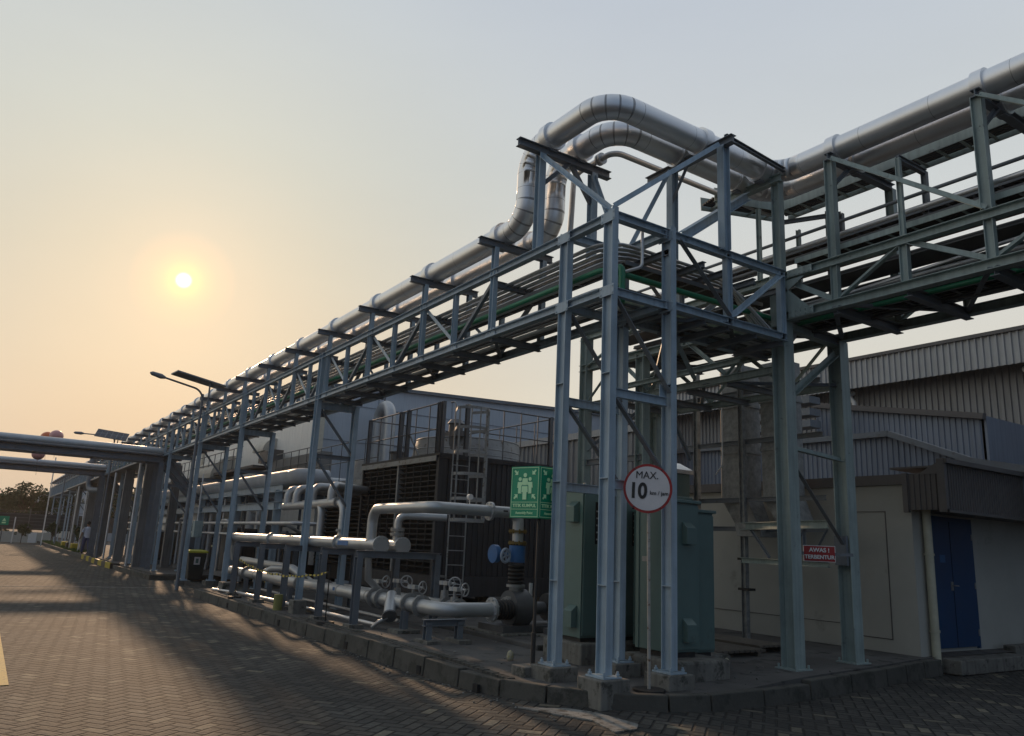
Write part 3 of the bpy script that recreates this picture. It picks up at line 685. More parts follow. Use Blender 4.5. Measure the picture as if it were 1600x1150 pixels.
ins_pipe([(-94, 5.63, 5.985), (-8.36, 5.63, 5.985), (-8.36, 5.63, 7.07), (-6.68, 5.63, 7.07), (-6.68, 8.86, 7.07), (6, 8.86, 7.07)], .160,
    'outer silver clad pipe, highest on its loop over the corner of the rack', [((x-.1, 5.63, 5.985), Xv) for x in stubs]+[((-7.83, 5.63, 7.07), Xv), ((-6.68, 7.30, 7.07), Yv), ((-6.68, 8.50, 7.07), Yv), ((-5.68, 8.86, 7.07), Xv), ((-3.78, 8.86, 7.07), Xv), ((-1.86, 8.86, 7.07), Xv)])
ins_pipe([(-94, 6.13, 5.985), (-8.42, 6.13, 5.985), (-8.42, 6.13, 7.07), (-7.10, 6.13, 7.07), (-7.10, 9.30, 7.05), (6, 9.30, 7.05)], .160,
    'inner silver clad pipe, looping just inside the highest one', [((x-.1, 6.13, 5.985), Xv) for x in stubs]+[((-7.83, 6.13, 7.07), Xv), ((-7.10, 7.30, 7.07), Yv), ((-7.10, 8.50, 7.07), Yv), ((-5.68, 9.30, 7.05), Xv), ((-3.78, 9.30, 7.05), Xv)])
r3 = thing('slim_pipe', 'slim silver pipe with a flange, looping below the two big clad pipes', 'pipe', (-8.2, 6.5, 5.4))
b = MB(); b.tube(route([(-94, 6.42, 5.62), (-8.42, 6.42, 5.62), (-8.42, 6.48, 7.02), (-7.52, 6.48, 7.02), (-7.52, 9.85, 7.02), (-7.0, 9.85, 7.25), (6, 9.85, 7.25)], .16, 6), .042, 14); b.build('tube', M_PIPE, r3)
b = MB()
for x in (-7.98+.14, -7.80+.02): b.cyl((x-.012, 6.48, 7.02), (x+.012, 6.48, 7.02), .085, n=18)
b.build('flange', M_PIPE, r3)
# green, grey and conduit lines inside the trusses
def line(name, label, cat, pts, r, mt, group='small lines inside the rack', rad=.15, n=8):
    o = MB().tube(route(pts, rad, 5), r, n).build(name, mt); o['label'] = label; o['category'] = cat; o['group'] = group; return o
cor = lambda y: XB-.18-(y-5.5)*.85
for y, z, r, mt, nm, lab in ((5.62, 4.84, .036, M_GREENP, 'green_pipe', 'upper front green pipe turning the corner inside the truss'),
                         (5.72, 4.86, .030, M_PIPE, 'grey_pipe', 'grey pipe right behind the upper green one'),
                         (5.74, 4.62, .030, M_GREENP, 'green_pipe', 'lower front green pipe near the bottom chord'),
                         (5.98, 4.62, .026, M_GREENP, 'green_pipe', 'lower rear green pipe near the bottom chord'),
                         (5.58, 4.57, .040, M_PIPE, 'grey_pipe', 'foremost grey pipe lying on the rack floor'),
                         (5.86, 4.57, .034, M_CONDUIT, 'grey_pipe', 'bare metal pipe between the two low green pipes'),
                         (6.08, 4.56, .034, M_PIPE, 'grey_pipe', 'grey pipe behind the low green pipes'),
                         (5.66, 4.55, .022, M_CONDUIT, 'grey_pipe', 'thin bare line beside the foremost grey pipe'),
                         (5.80, 4.53, .020, M_PIPED, 'dark_pipe', 'thin dark line under the low green pipes'),
                         (5.93, 4.55, .022, M_CONDUIT, 'grey_pipe', 'thin bare line in the middle of the rack floor'),
                         (6.02, 4.80, .028, M_PIPED, 'dark_pipe', 'thin dark line half way up inside the truss'),
                         (6.14, 4.84, .034, M_PIPE, 'grey_pipe', 'grey pipe half way up at the rear of the truss'),
                         (6.19, 4.57, .045, M_PIPED, 'dark_pipe', 'rearmost dark pipe on the rack floor')):
    xc = cor(y); yend = 9.0+(y-5.5)*.9
    line(nm, lab, 'pipe', [(-93, y, z), (xc, y, z), (xc, yend, z), (xc, yend, z+.5), (4.5, yend, z+.5)] if z < 4.8 else [(-93, y, z), (xc, y, z), (xc, yend, z), (4.5, yend, z)], r, mt)
for i in range(9):
    y = 5.66+i*.058; z = 5.22+.012*(i % 2); xc = cor(y)+.05
    line('conduit', f'{["first","second","third","fourth","fifth","sixth","seventh","eighth","last"][i]} metal conduit from the front in the upper bundle bending at the corner', 'conduit',
         [(-93, y, z), (xc, y, z), (xc, 8.3, z), (xc+.1, 8.75, z-.35), (4.5, 8.95+i*.05, z+.55)] if i > 5 else [(-93, y, z), (xc, y, z), (xc, 7.6+.08*i, z), (xc+.15, 8.4, z-.62)], .016, M_CONDUIT, 'metal conduits in the upper bundle', .35, 6)
line('green_pipe', 'short upright green pipe dropping inside the corner tower', 'pipe', [(-6.62, 5.75, 4.86), (-6.50, 5.75, 4.86), (-6.50, 5.75, 4.40)], .04, M_GREENP, rad=.07)
line('grey_pipe', 'slim pale branch pipe rising beside the upright green one', 'pipe', [(-6.62, 5.9, 4.86), (-6.45, 6.02, 4.9), (-6.45, 6.02, 5.35)], .02, M_CONDUIT, rad=.06)
def tray(name, label, pts, wd, h, mt=M_STEELF, group='cable trays'):
    root = thing(name, label, 'cable tray', pts[0], group)
    for a, b in zip(pts, pts[1:]):
        a = Vector(a); b = Vector(b); d = (b-a).normalized(); s = Vector((d.y, -d.x, 0))
        l = (b-a).length; n = min(95, int(l/.3)); q = MB()
        for k in (-1, 1): q.bar(a+s*k*wd/2, b+s*k*wd/2, .012, h)
        for i in range(n): p = a+d*(i+.5)*l/n-Vector((0,0,h*.35)); q.bar(p-s*wd/2, p+s*wd/2, .04, .012)
        q.build('ladder_tray', mt, root)
        c = MB()
        for i in range(5): c.bar(a+s*(-wd*.32+i*wd*.16)-Vector((0,0,h*.18)), b+s*(-wd*.32+i*wd*.16)-Vector((0,0,h*.18)), .035, .03)
        c.build('cables', M_BLACK, root)
tray('cable_tray', 'long cable tray inside the rear of the roadside truss', [(-60, 6.04, 5.06), (-6.92, 6.04, 5.06), (-6.92, 8.6, 5.06)], .30, .055)
tray('cable_tray', 'upper cable tray close under the silver pipes of the green rack', [(-7.75, 8.6, 7.02), (-7.40, 9.92, 7.08), (6, 9.92, 7.10)], .38, .22, M_GREENST)
tray('cable_tray', 'pale green tray low on the near side of the green rack', [(-6.4, 8.98, 5.66), (6, 8.98, 5.66)], .25, .075, M_GREENST)
tray('cable_tray', 'middle cable tray of the green rack', [(-9.5, 9.38, 5.98), (6, 9.38, 5.98)], .3, .06)
tray('cable_tray', 'rear cable tray of the green rack', [(-10.5, 9.85, 5.60), (6, 9.85, 5.60)], .34, .06)
tray('cable_tray', 'broad cable tray on the floor of the green rack', [(-10.5, 9.75, 4.98), (6, 9.75, 4.98)], .5, .10)
for y, z, r, mt, lab in ((8.86, 5.84, .03, M_CONDUIT, 'bare metal line just above the pale green tray'), (9.22, 5.86, .035, M_PIPED, 'dark line above and behind the pale green tray'),
                     (9.72, 6.05, .03, M_PIPED, 'dark line behind the middle cable tray'), (9.02, 6.10, .025, M_STEELF, 'thin grey line high on the near side of the green rack'), (9.9, 6.28, .03, M_STEELF, 'thin grey line high at the rear of the green rack'),
                     (9.18, 5.60, .045, M_PIPED, 'dark pipe beside the pale green tray'), (9.55, 5.72, .05, mat('rust_pipe', (.13, .07, .06), .7), 'rust brown pipe in the middle of the green rack'),
                     (9.12, 4.98, .05, M_PIPED, 'dark pipe on the floor of the green rack'), (9.36, 4.98, .05, M_PIPED, 'second dark pipe on the floor of the green rack, further back'),
                     (9.62, 6.22, .022, M_BLACK, 'thin black cable strung along the green rack')):
    line('pipe' if r > .03 else 'cable', lab, 'pipe' if r > .03 else 'cable', [(-10.6, y, z), (6, y, z)], r, mt, 'lines inside the green rack')

# ---------------------------------------------------------------- buildings on the right
def corrugated(a, b, z0, z1, pitch=.2, dep=.035, ztopf=None):   # vertical ribbed sheet from a to b (xy), facing left of a->b
    a = Vector((*a, 0)); b = Vector((*b, 0)); d = (b-a).normalized(); n = Vector((-d.y, d.x, 0)); Lh = (b-a).length
    k = max(1, int(Lh/pitch)); m = MB(); pts = []
    p = Lh/k
    for i in range(k):
        for f, o in ((0, 0), (.55, 0), (.65, 1), (.9, 1)): pts.append((p*(i+f), o*dep))
    pts.append((Lh, 0)); vs = []
    for s, o in pts:
        q = a+d*s+n*o; zt = ztopf(s) if ztopf else z1
        vs += [(q.x, q.y, z0), (q.x, q.y, zt)]
    # back face gives the sheet real thickness
    nb = len(vs)
    for s, o in ((0, 0), (Lh, 0)):
        q = a+d*s-n*.05; zt = ztopf(s) if ztopf else z1
        vs += [(q.x, q.y, z0), (q.x, q.y, zt)]
    fs = [(2*i, 2*i+2, 2*i+3, 2*i+1) for i in range(len(pts)-1)]
    fs.append((nb, nb+1, nb+3, nb+2)); fs.append((0, 1, nb+1, nb)); fs.append((nb-2, nb+2, nb+3, nb-1))
    return m._add(vs, fs)
ut = thing('utility_building', 'cream walled utility building with a blue door and ribbed canopy, right of the columns', 'building', (-6.75, 11.94, .2))
m = MB(); m.poly([(-13.5, 11.94, .1), (-6.72, 11.94, .1), (-6.72, 12.42, .1), (-6.98, 12.42, .1), (-6.98, 22, .1), (-13.5, 22, .1)], (0, 0, 2.72)); m.build('wall', M_CREAM, ut)
MB().box((-13.6, 11.86, 2.82), (-6.45, 11.99, 2.98)).build('roof_flashing', M_FLASH, ut)
MB().box((-13.5, 11.99, 2.82), (-6.75, 22, 2.9)).build('roof', M_FLASH, ut)
m = MB(); m.box((-7.66, 11.932, 2.40), (-7.14, 11.942, 2.415)); m.box((-7.155, 11.932, .47), (-7.14, 11.942, 2.40)); m.box((-7.66, 11.932, .46), (-7.14, 11.942, .475)); m.box((-7.66, 11.932, .475), (-7.645, 11.942, 2.40))
m.build('wall_joint', M_FLASH, ut)
m = MB(); m.box((-12, 11.932, .62), (-7.66, 11.942, .63)); m.build('wall_joint', M_FLASH, ut)
# canopy on the east side
m = corrugated((-6.12, 22), (-6.12, 11.78), 2.40, 3.10, .075, .016); m.build('canopy_fascia', M_FLASH, ut)
m = MB(); m.box((-6.17, 11.74, 3.10), (-6.02, 22, 3.17)); m.box((-6.145, 11.74, 2.38), (-6.06, 22, 2.42)); m.box((-6.17, 11.73, 2.38), (-6.06, 11.80, 3.16)); m.box((-6.74, 11.76, 2.38), (-6.66, 11.82, 2.98)); m.build('canopy_trim', M_FLASH, ut)
m = corrugated((-6.17, 11.80), (-6.68, 11.80), 2.42, 2.95, .08, .018); m.build('canopy_end', M_FLASH, ut)
m = MB(); m.poly([(-6.5, 11.78, 2.95), (-6.10, 11.78, 3.17), (-6.10, 11.78, 2.95)], (0, .05, 0)); m.build('canopy_trim', M_FLASH, ut)
MB().box((-6.98, 11.86, 3.06), (-6.15, 22, 3.09)).build('canopy_roof', M_FLASH, ut)
MB().box((-6.98, 12.45, 2.44), (-6.15, 22, 2.46)).build('canopy_soffit', M_FLASH, ut)
dr = MB().box((-6.985, 12.72, .33), (-6.93, 14.12, 2.34)).build('door', M_DOOR, ut, bev=.004)
m = MB(); m.box((-6.929, 13.415, .34), (-6.924, 13.425, 2.33)); m.build('door_gap', M_DARK, dr)
m = MB(); m.box((-6.93, 13.34, 1.22), (-6.915, 13.40, 1.36)); m.cyl((-6.915, 13.37, 1.30), (-6.88, 13.37, 1.30), .009); m.tube([(-6.88, 13.37, 1.30), (-6.88, 13.5, 1.295)], .009, 8); m.build('handle', M_FLANGE, dr)
text('PANEL\nROOM', .05, M_WHITE, ut, (-6.926, 13.12, 1.72), (0, 1, 0), (0, 0, 1)) if False else None
m = MB(); m.box((-6.929, 13.06, 1.66), (-6.925, 13.22, 1.78)); m.build('faded_sticker', mat('faded_decal', (.05, .14, .30), .6, 0, .4, 60), dr)
for z in (.55, 1.3, 2.1):
    for y in (12.725, 14.115): MB().cyl((-6.922, y, z-.05), (-6.922, y, z+.05), .012, n=8).build('hinge', M_FLANGE, dr)
m = MB(); m.box((-6.99, 12.66, .3), (-6.94, 12.72, 2.40)); m.box((-6.99, 14.12, .3), (-6.94, 14.18, 2.40)); m.box((-6.99, 12.66, 2.34), (-6.94, 14.18, 2.40)); m.build('door_frame', M_DOOR, ut)
m = MB(); m.cyl((-6.64, 12.22, .12), (-6.64, 12.22, 2.44), .062, n=18)
for z in (.62, 1.75): m.cyl((-6.64, 12.22, z), (-6.64, 12.22, z+.035), .074, n=18); m.box((-6.73, 12.20, z), (-6.64, 12.24, z+.03))
m.build('downpipe', mat('cream_pipe', (.50, .48, .36), .5), ut)
m = MB(); m.box((-6.9, 12.25, .05), (-6.3, 14.4, .26)); m.build('door_step', M_CONC, bev=.015, label='low concrete step in front of the blue door', category='step')
m = MB(); m.box((-6.8, 14.6, .05), (-6.6, 19, .36)); m.build('low_kerb_wall', M_CONC, bev=.015, label='low concrete upstand running past the blue door', category='upstand')
# ribbed sheds behind
sh = thing('metal_shed', 'blue grey ribbed shed with a bent roof edge right behind the cream building', 'shed', (-9, 14.3, 0))
prof = [(-16, 4.14), (-8.35, 4.04), (-6.85, 3.42), (-4.5, 2.9)]
def ztop(pr, x):
    for (a, za), (b, zb) in zip(pr, pr[1:]):
        if a <= x <= b: return za+(zb-za)*(x-a)/(b-a)
    return pr[-1][1] if x > pr[-1][0] else pr[0][1]
corrugated((-4.6, 14.3), (-16, 14.3), 2.5, 4, .11, .022, lambda s: ztop(prof, -4.6-s)).build('wall', M_CORRB, sh)
m = MB()
for (a, za), (b, zb) in zip(prof, prof[1:]): m.bar((a, 14.24, za), (b, 14.24, zb), .12, .11)
m.build('roof_flashing', M_STEELF, sh)
s2 = thing('metal_shed', 'taller dark ribbed shed behind, its roof edge falling to the right', 'shed', (-9, 16.5, 0))
prof2 = [(-11.5, 5.30), (-10.9, 5.18), (-7.7, 4.60), (-7.6, 4.58)]
corrugated((-7.65, 16.5), (-11.5, 16.5), 2.5, 4, .12, .022, lambda s: ztop(prof2, -7.65-s)).build('wall', M_CORRB, s2)
m = MB()
for (a, za), (b, zb) in zip(prof2, prof2[1:]): m.bar((a, 16.43, za), (b, 16.43, zb), .14, .12)
m.build('roof_flashing', M_FLASH, s2)
MB().box((-7.7, 16.5, 2.5), (-7.6, 24.9, 4.6)).build('side_wall', M_CORRB, s2)
wh = thing('warehouse', 'long warehouse with a light ribbed fascia under its roof edge, behind the sheds', 'warehouse', (-10, 25, 0))
corrugated((10, 24.4), (-60, 24.4), 7.48, 8.45, .2, .05).build('fascia', M_CORRL, wh)
MB().box((-60, 24.28, 8.45), (10, 24.5, 8.56)).build('roof_edge', M_FLASH, wh)
MB().box((-60, 24.45, 8.46), (10, 60, 8.52)).build('roof', M_CORR, wh)
corrugated((10, 25.4), (-60, 25.4), 4.6, 8.4, .2, .05).build('wall', M_CORR, wh)
corrugated((-10.4, 25.38), (-60, 25.38), 0, 4.6, .2, .05).build('wall', M_CORR, wh)
MB().box((-9.0, 25.6, 0), (10, 25.9, 4.62)).build('recess', M_DARK, wh)
MB().box((-10.2, 25.3, 5.75), (-9.4, 25.34, 6.1)).build('window', M_DARK, wh)
m = MB(); m.tube(route([(-10.3, 25.2, 7.5), (-10.3, 24.9, 7.4), (-10.0, 24.9, 7.2), (-10.0, 24.9, 5.5), (-11.4, 24.9, 5.42)], .12, 5), .08, 10); m.build('downpipe', M_WHITE, wh)
m = MB(); m.tube(route([(-16.0, 25.2, 7.5), (-16.0, 24.9, 7.35), (-15.8, 24.9, 7.1), (-15.8, 24.9, 5.2)], .12, 5), .08, 10); m.build('downpipe', M_WHITE, wh)
MB().box((-7.8, 19, 0), (2, 24, 5.2)).build('annex_wall', M_CORR, wh) if False else None
ax = thing('annex_building', 'dark plain annex wall at the right edge under the warehouse', 'building', (-4, 20, 0))
MB().box((-6.9, 20.0, 0), (6, 24.2, 5.05)).build('wall', mat('annex_grey', (.16, .16, .165), .8, 0, .1, .5), ax)
ft = thing('stacked_gutter_roof', 'short stacked gutter boxes with a cream end cap beside the broad column', 'roof', (-11.5, 15.2, 4.6))
for i, z in enumerate((4.55, 4.82, 5.1)): MB().box((-12.6, 15.2, z), (-10.75, 15.6, z+.16)).build('gutter', M_STEELF, ft)
MB().box((-11.95, 15.12, 4.85), (-11.8, 15.19, 5.35)).build('end_cap', M_WHITE, ft)
# corrugated shed seen between the rack legs
s3 = thing('metal_shed', 'brown grey ribbed shed seen between the rack legs behind the cooling tower', 'shed', (-20, 14, 0))
corrugated((-13.6, 13.6), (-25, 13.6), 3.05, 4, .22, .04, lambda s: 4.72-.01*s).build('wall', M_CORR, s3)
MB().box((-25, 13.5, 4.62), (-13.6, 13.7, 4.80)).build('roof_flashing', M_CORRL, s3)
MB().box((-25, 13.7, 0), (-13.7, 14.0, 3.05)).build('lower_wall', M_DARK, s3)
# big white and blue-grey halls behind the rack
h1 = thing('factory_hall', 'tall blue grey hall with a sloping roof line behind the cooling towers', 'factory hall', (-30, 15, 0))
m = MB(); m.poly([(-28, 9.8, 0), (-28, 9.8, 7.2), (-28, 13.1, 7.46), (-28, 20.7, 7.75), (-28, 34, 8.2), (-28, 34, 0)], (-18, 0, 0)); m.build('wall', M_BLUEW, h1)
m = MB(); m.bar((-27.93, 13.1, 7.5), (-27.93, 34, 8.28), .14, .13); m.bar((-27.93, 9.8, 7.24), (-27.93, 13.1, 7.5), .14, .13); m.build('roof_trim', M_STEELF, h1)
m = MB()
for z in (5.2, 6.6): m.box((-27.995, 9.9, z), (-27.98, 33, z+.03))
for y in (12.2, 15.5, 19): m.box((-27.995, y, 3), (-27.98, y+.03, 7.4))
m.build('panel_joint', mat('joint_grey', (.25, .28, .32), .7), h1)
h2 = thing('factory_hall', 'sunlit cream white hall further left behind the rack', 'factory hall', (-34, 9, 0))
m = MB(); m.box((-62, 9.55, 0), (-27.4, 9.79, 7.2)); m.build('wall', M_WHITEW, h2)
M_TRIMC = mat('cream_trim', (.62, .57, .45), .7)
for a_, b_ in (((-27.5, 9.48, 0), (-27.2, 9.82, 7.25)), ((-37.6, 9.42, 0), (-37.2, 9.55, 7.2)), ((-45, 9.42, 0), (-44.6, 9.55, 7.2))): MB().box(a_, b_).build('pilaster', M_TRIMC, h2)
M_HOUS = 0
M_HOODC = mat('hood_cream', (.5, .47, .40), .6)
m = MB()
for x0, w_, z, r in ((-33.3, 1.5, 4.95, .55),(-41.5, 3.6, 4.1, 1.1)):
    pts = [(x0, 9.55, z)]+[(x0, 9.55-r*math.sin(a), z+r*math.cos(a)) for a in [math.pi/2*k/8 for k in range(9)]][::-1]+[(x0, 9.55, z+r)]
    m.poly(pts[:-1], (w_, 0, 0)); m.build('vent_hood', M_HOODC, h2); m = MB()
# galvanised ducts
for i, (x0, x1, zt, lab) in enumerate(((-9.85, -9.28, 5.05, 'left of the two mottled galvanised ducts hanging beside the broad column'), (-8.93, -8.38, 5.0, 'right of the two mottled galvanised ducts, half hidden by the broad column'))):
    d = thing('galvanised_duct', lab, 'duct', (x0, 11.2, 2.3), 'galvanised ducts')
    MB().box((x0, 11.2, 2.62), (x1, 11.62, zt)).build('duct_casing', M_GALV, d, bev=.01)
    m = MB()
    vs = [(x0, 11.2, 2.62), (x1, 11.2, 2.62), (x1, 11.62, 2.62), (x0, 11.62, 2.62), (x0+.3, 11.25, 2.12), (x1+.22, 11.25, 2.12), (x1+.22, 11.6, 2.12), (x0+.3, 11.6, 2.12)]
    m._add(vs, [(0,1,5,4),(1,2,6,5),(2,3,7,6),(3,0,4,7),(4,5,6,7)]); m.build('hopper', M_GALV, d)
    for z in (2.62, 3.45, 4.3): MB().box((x0-.02, 11.18, z-.02), (x1+.02, 11.64, z+.02)).build('duct_flange', M_GALV, d)
df = thing('duct_frame', 'dark steel frame carrying the galvanised ducts', 'frame', (-9.3, 11, .3))
for x in (-8.98, ): MB().hb((x-.22, 11.02, .27), (x-.22, 11.02, 5.1), .10, .09, .008, upv=(1,0,0)).build('frame_post', M_GALV, df)
MB().hb((-10.3, 11.05, .27), (-10.3, 11.05, 5.0), .10, .09, .008, upv=(1,0,0)).build('frame_post', M_GALV, df)
for z in (2.08, 2.58, 3.6, 4.5): MB().hb((-10.6, 11.06, z), (-7.6, 11.06, z), .08, .06).build('frame_beam', M_STEELF, df)
MB().hb((-9.2, 10.95, 2.12), (-7.0, 10.2, 2.12), .12, .08).build('frame_beam', M_GREENST, df)
MB().hb((-9.2, 10.95, 1.55), (-7.0, 10.2, 1.55), .09, .08).build('frame_beam', M_GREENST, df)
for a, b in ((( -8.9, 10.85, 2.05), (-8.4, 10.68, 1.6)), ((-7.9, 10.5, 1.6), (-7.5, 10.37, 2.05)), ((-7.35, 10.32, 1.6), (-7.0, 10.22, 2.05)), ((-7.55, 10.4, 2.05), (-7.55, 10.4, 1.6))):
    MB().ang(a, b, .04).build('frame_brace', M_STEELF, df)
for z in (1.55, 1.05): MB().box((-9.3, 10.95, z), (-9.05, 11.1, z+.04)).build('clamp', M_BLACK, df)
o = MB().tube(route([(-9.55, 10.9, 5.0), (-9.55, 10.9, 3.2), (-9.8, 11.0, 3.05)], .1, 4), .012, 6).build('conduit', M_WHITE); o['label'] = 'thin pale conduit dropping down beside the left duct'; o['category'] = 'conduit'
dd = thing('ventilation_duct', 'grey green duct stack with a hooded top behind the speed sign', 'duct', (-10.6, 10.4, .3))
MB().box((-10.75, 10.4, .3), (-10.25, 10.8, 3.05)).build('duct_casing', M_CAB, dd, bev=.01)
m = MB(); m.poly([(-10.9, 10.35, 3.05), (-10.2, 10.35, 3.05), (-10.2, 10.35, 3.12), (-10.55, 10.35, 3.28), (-10.9, 10.35, 3.12)], (0, .5, 0)); m.build('hood', M_CONDUIT, dd)
for nm, xx, lab in (('air_conditioner_box', -8.75, 'pale box unit low behind the right cabinet'),):
    m = MB(); m.poly([(xx-.5, 10.9, 1.95), (xx, 10.9, 1.95), (xx, 10.9, 2.13), (xx-.15, 10.9, 2.2), (xx-.55, 10.9, 2.16)], (0, .5, 0)); m.build(nm, M_GALV, label=lab, category='box unit')

# ---------------------------------------------------------------- signs
sg = thing('warning_sign', 'red and white sign reading AWAS TERBENTUR hung between the broad columns', 'sign', (-6.66, 9.5, 1.68))
a = Vector((-6.53, 9.31, 1.69)); sd = Vector((.30, 1, 0)).normalized()
sd = Vector((.75, .66, 0)).normalized(); nrm_ = Vector((.66, -.75, 0))
def splate(root, c, xd, wd, h, th, mt, nm):
    c = Vector(c); xd = Vector(xd).normalized(); n = Vector((xd.y, -xd.x, 0))
    m = MB(); p = [c-xd*wd/2-Vector((0,0,h/2)), c+xd*wd/2-Vector((0,0,h/2)), c+xd*wd/2+Vector((0,0,h/2)), c-xd*wd/2+Vector((0,0,h/2))]
    m.poly(p, -n*th); return m.build(nm, mt, root)
splate(sg, a, sd, .40, .21, .012, M_WHITE, 'board'); splate(sg, a+nrm_*.003, sd, .385, .195, .004, M_RED, 'face')
text('AWAS !', .075, M_WHITE, sg, a+nrm_*.008+Vector((0,0,.045)), sd, (0,0,1), bold=.002)
text('TERBENTUR', .068, M_WHITE, sg, a+nrm_*.008-Vector((0,0,.045)), sd, (0,0,1), bold=.002)
m = MB(); m.bar(a-nrm_*.02-sd*.45, a-nrm_*.02+sd*.42, .04, .04); m.build('hanger_bar', M_STEELF, sg)
sp = thing('speed_limit_sign', 'round white sign with red rim reading MAX 10 km / jam on a thin pole', 'sign', (-6.27, 5.98, .21))
P0 = Vector((-6.27, 5.99, .21)); P1 = Vector((-6.10, 5.81, 2.0))
MB().tube([P0, P1, P1+Vector((-.015, .02, .40))], .017, 12).build('pole', M_WHITE and mat('pole_dirty_white', (.40, .38, .34), .6, 0, .2, 8, stain=(.16, .09, .05)), sp)
MB().cyl((-6.27, 5.99, .2), (-6.27, 5.99, .235), .17, n=20).build('base', M_RUBBER, sp)
C0 = Vector((-6.085, 5.78, 2.262)); nv = Vector((.62, -.76, -.03)).normalized(); xv = Vector((.76, .62, -.0)).normalized(); zv = Vector((.0, .0, 1))
xv = (xv+Vector((0,0,-.04))).normalized(); zv = nv.cross(xv)*-1; zv = xv.cross(nv)*-1
if zv.z < 0: zv = -zv
m = MB(); m.cyl(C0-nv*.012, C0, .257, n=56); m.build('plate', M_RED, sp)
m = MB(); m.cyl(C0, C0+nv*.003, .231, n=56); m.build('face', M_SIGNW, sp)
n_ = nv*.005
text('MAX.', .108, M_BLACK, sp, C0+n_+zv*.135-xv*.01, xv, zv, bold=0, sx=.95)
text('10', .225, M_BLACK, sp, C0+n_-zv*.035-xv*.100, xv, zv, bold=.007, sx=.86)
text('km / jam', .056, M_BLACK, sp, C0+n_-zv*.045+xv*.122, xv, zv, bold=.0006)
m = MB()
for k in (55, 125, 235, 305):
    q = C0+n_*.6+(xv*math.cos(R(k))+zv*math.sin(R(k)))*.243; m.cyl(q, q+nv*.004, .008, n=6)
m.build('rivet', M_BLACK, sp)

asg = thing('assembly_point_sign', 'green triangular assembly point sign on a black pole left of the front legs', 'sign', (-7.42, 5.27, .3))
PB = Vector((-7.38, 5.30, .30))
MB().tube([PB, (-7.44, 5.36, 2.0)], .019, 10).build('pole', M_BLACK, asg)
MB().tube([PB+Vector((0,0,.0)), PB+Vector((0,0,.38))], .026, 10).build('pole_sleeve', M_BLACK, asg)
K = Vector((-7.33, 5.27, 1.93)); dA = Vector((-.875, -.12, 0)).normalized(); 
dA = Vector((-.36, -.12, 0)).normalized(); dB = Vector((-.10, .95, 0)).normalized(); W = .415; H_ = .595
# triangular box: corner K nearest the camera, faces running left and right
A_ = K+dA*W; B_ = K+dB*W
m = MB(); m.poly([K, B_, A_], (0, 0, H_)); m.build('sign_body', M_SGREEN, asg)
def aface(o, xd, nn):
    Z = Vector((0,0,1)); f = nn*.003
    def rect(u0, v0, u1, v1, mt, nm):
        m = MB(); m.poly([o+xd*u0+Z*v0+f, o+xd*u1+Z*v0+f, o+xd*u1+Z*v1+f, o+xd*u0+Z*v1+f], nn*.002); m.build(nm, mt, asg)
    t = .006; e = .012
    b = MB()
    def rb(u0, v0, u1, v1): b.poly([o+xd*u0+Z*v0+f, o+xd*u1+Z*v0+f, o+xd*u1+Z*v1+f, o+xd*u0+Z*v1+f], nn*.002)
    rb(e, e, W-e, e+t); rb(e, H_-e-t, W-e, H_-e); rb(e, e+t, e+t, H_-e-t); rb(W-e-t, e+t, W-e, H_-e-t); rb(e+t, .178, W-e-t, .184); rb(e+t, .098, W-e-t, .103)
    b.build('border', M_LIME, asg)
    g = MB(); cx = W/2; vb = .27
    def fig(u, v, s):
        g.cyl(o+xd*u+Z*(v+.165*s)+f, o+xd*u+Z*(v+.165*s)+f+nn*.002, .024*s, n=14)
        for pts in ([(-.034, .13), (.034, .13), (.042, .06), (.026, .06), (.026, -.01), (-.026, -.01), (-.026, .06), (-.042, .06)],):
            g.poly([o+xd*(u+a*s)+Z*(v+c*s)+f for a, c in pts], nn*.002)
    fig(cx-.072, vb+.02, .95); fig(cx+.072, vb+.02, .95); fig(cx, vb+.05, 1.05)
    g.build('people_symbol', M_LIME, asg)
    g2 = MB(); f2 = nn*.0055; o2 = o+f2
    g = g2; 
    k = MB(); ol = o+nn*.0052
    k.poly([ol+xd*(cx+a)+Z*(vb-.03+c) for a, c in [(-.05, .135), (.05, .135), (.055, .05), (.034, .05), (.034, -.03), (-.034, -.03), (-.034, .05), (-.055, .05)]], nn*.0008)
    k.build('people_outline', M_SGREEN, asg)
    q = MB(); oq = o+nn*.0064
    q.cyl(oq+xd*cx+Z*(vb+.135), oq+xd*cx+Z*(vb+.135)+nn*.001, .026, n=14)
    q.poly([oq+xd*(cx+a)+Z*(vb-.03+c) for a, c in [(-.04, .125), (.04, .125), (.046, .055), (.028, .055), (.028, -.03), (-.028, -.03), (-.028, .055), (-.046, .055)]], nn*.001)
    q.build('people_symbol', M_LIME, asg)
    for sx, sz, nm in ((-1, 1, 'arrow'), (1, 1, 'arrow'), (-1, -1, 'arrow'), (1, -1, 'arrow')):
        q = MB(); ax_, az = cx+sx*.125, (.385+sz*.135)
        dx, dz = -sx, -sz
        tip = (ax_+dx*.022, az+dz*.022)
        pts = [tip, (tip[0]-dx*.05, tip[1]), (tip[0]-dx*.034, tip[1]-dz*.016), (tip[0]-dx*.058, tip[1]-dz*.044), (tip[0]-dx*.044, tip[1]-dz*.058), (tip[0]-dx*.016, tip[1]-dz*.034), (tip[0], tip[1]-dz*.05)]
        q.poly([o+xd*u+Z*v+f for u, v in pts], nn*.002); q.build(nm, M_LIME, asg)
    text('TITIK KUMPUL', .052, M_LIME, asg, o+xd*cx+Z*.140+nn*.004, xd, (0,0,1), bold=.0016, depth=.0015)
    text('Assembly Point', .040, M_LIME, asg, o+xd*cx+Z*.057+nn*.004, xd, (0,0,1), bold=.001, depth=.0015)
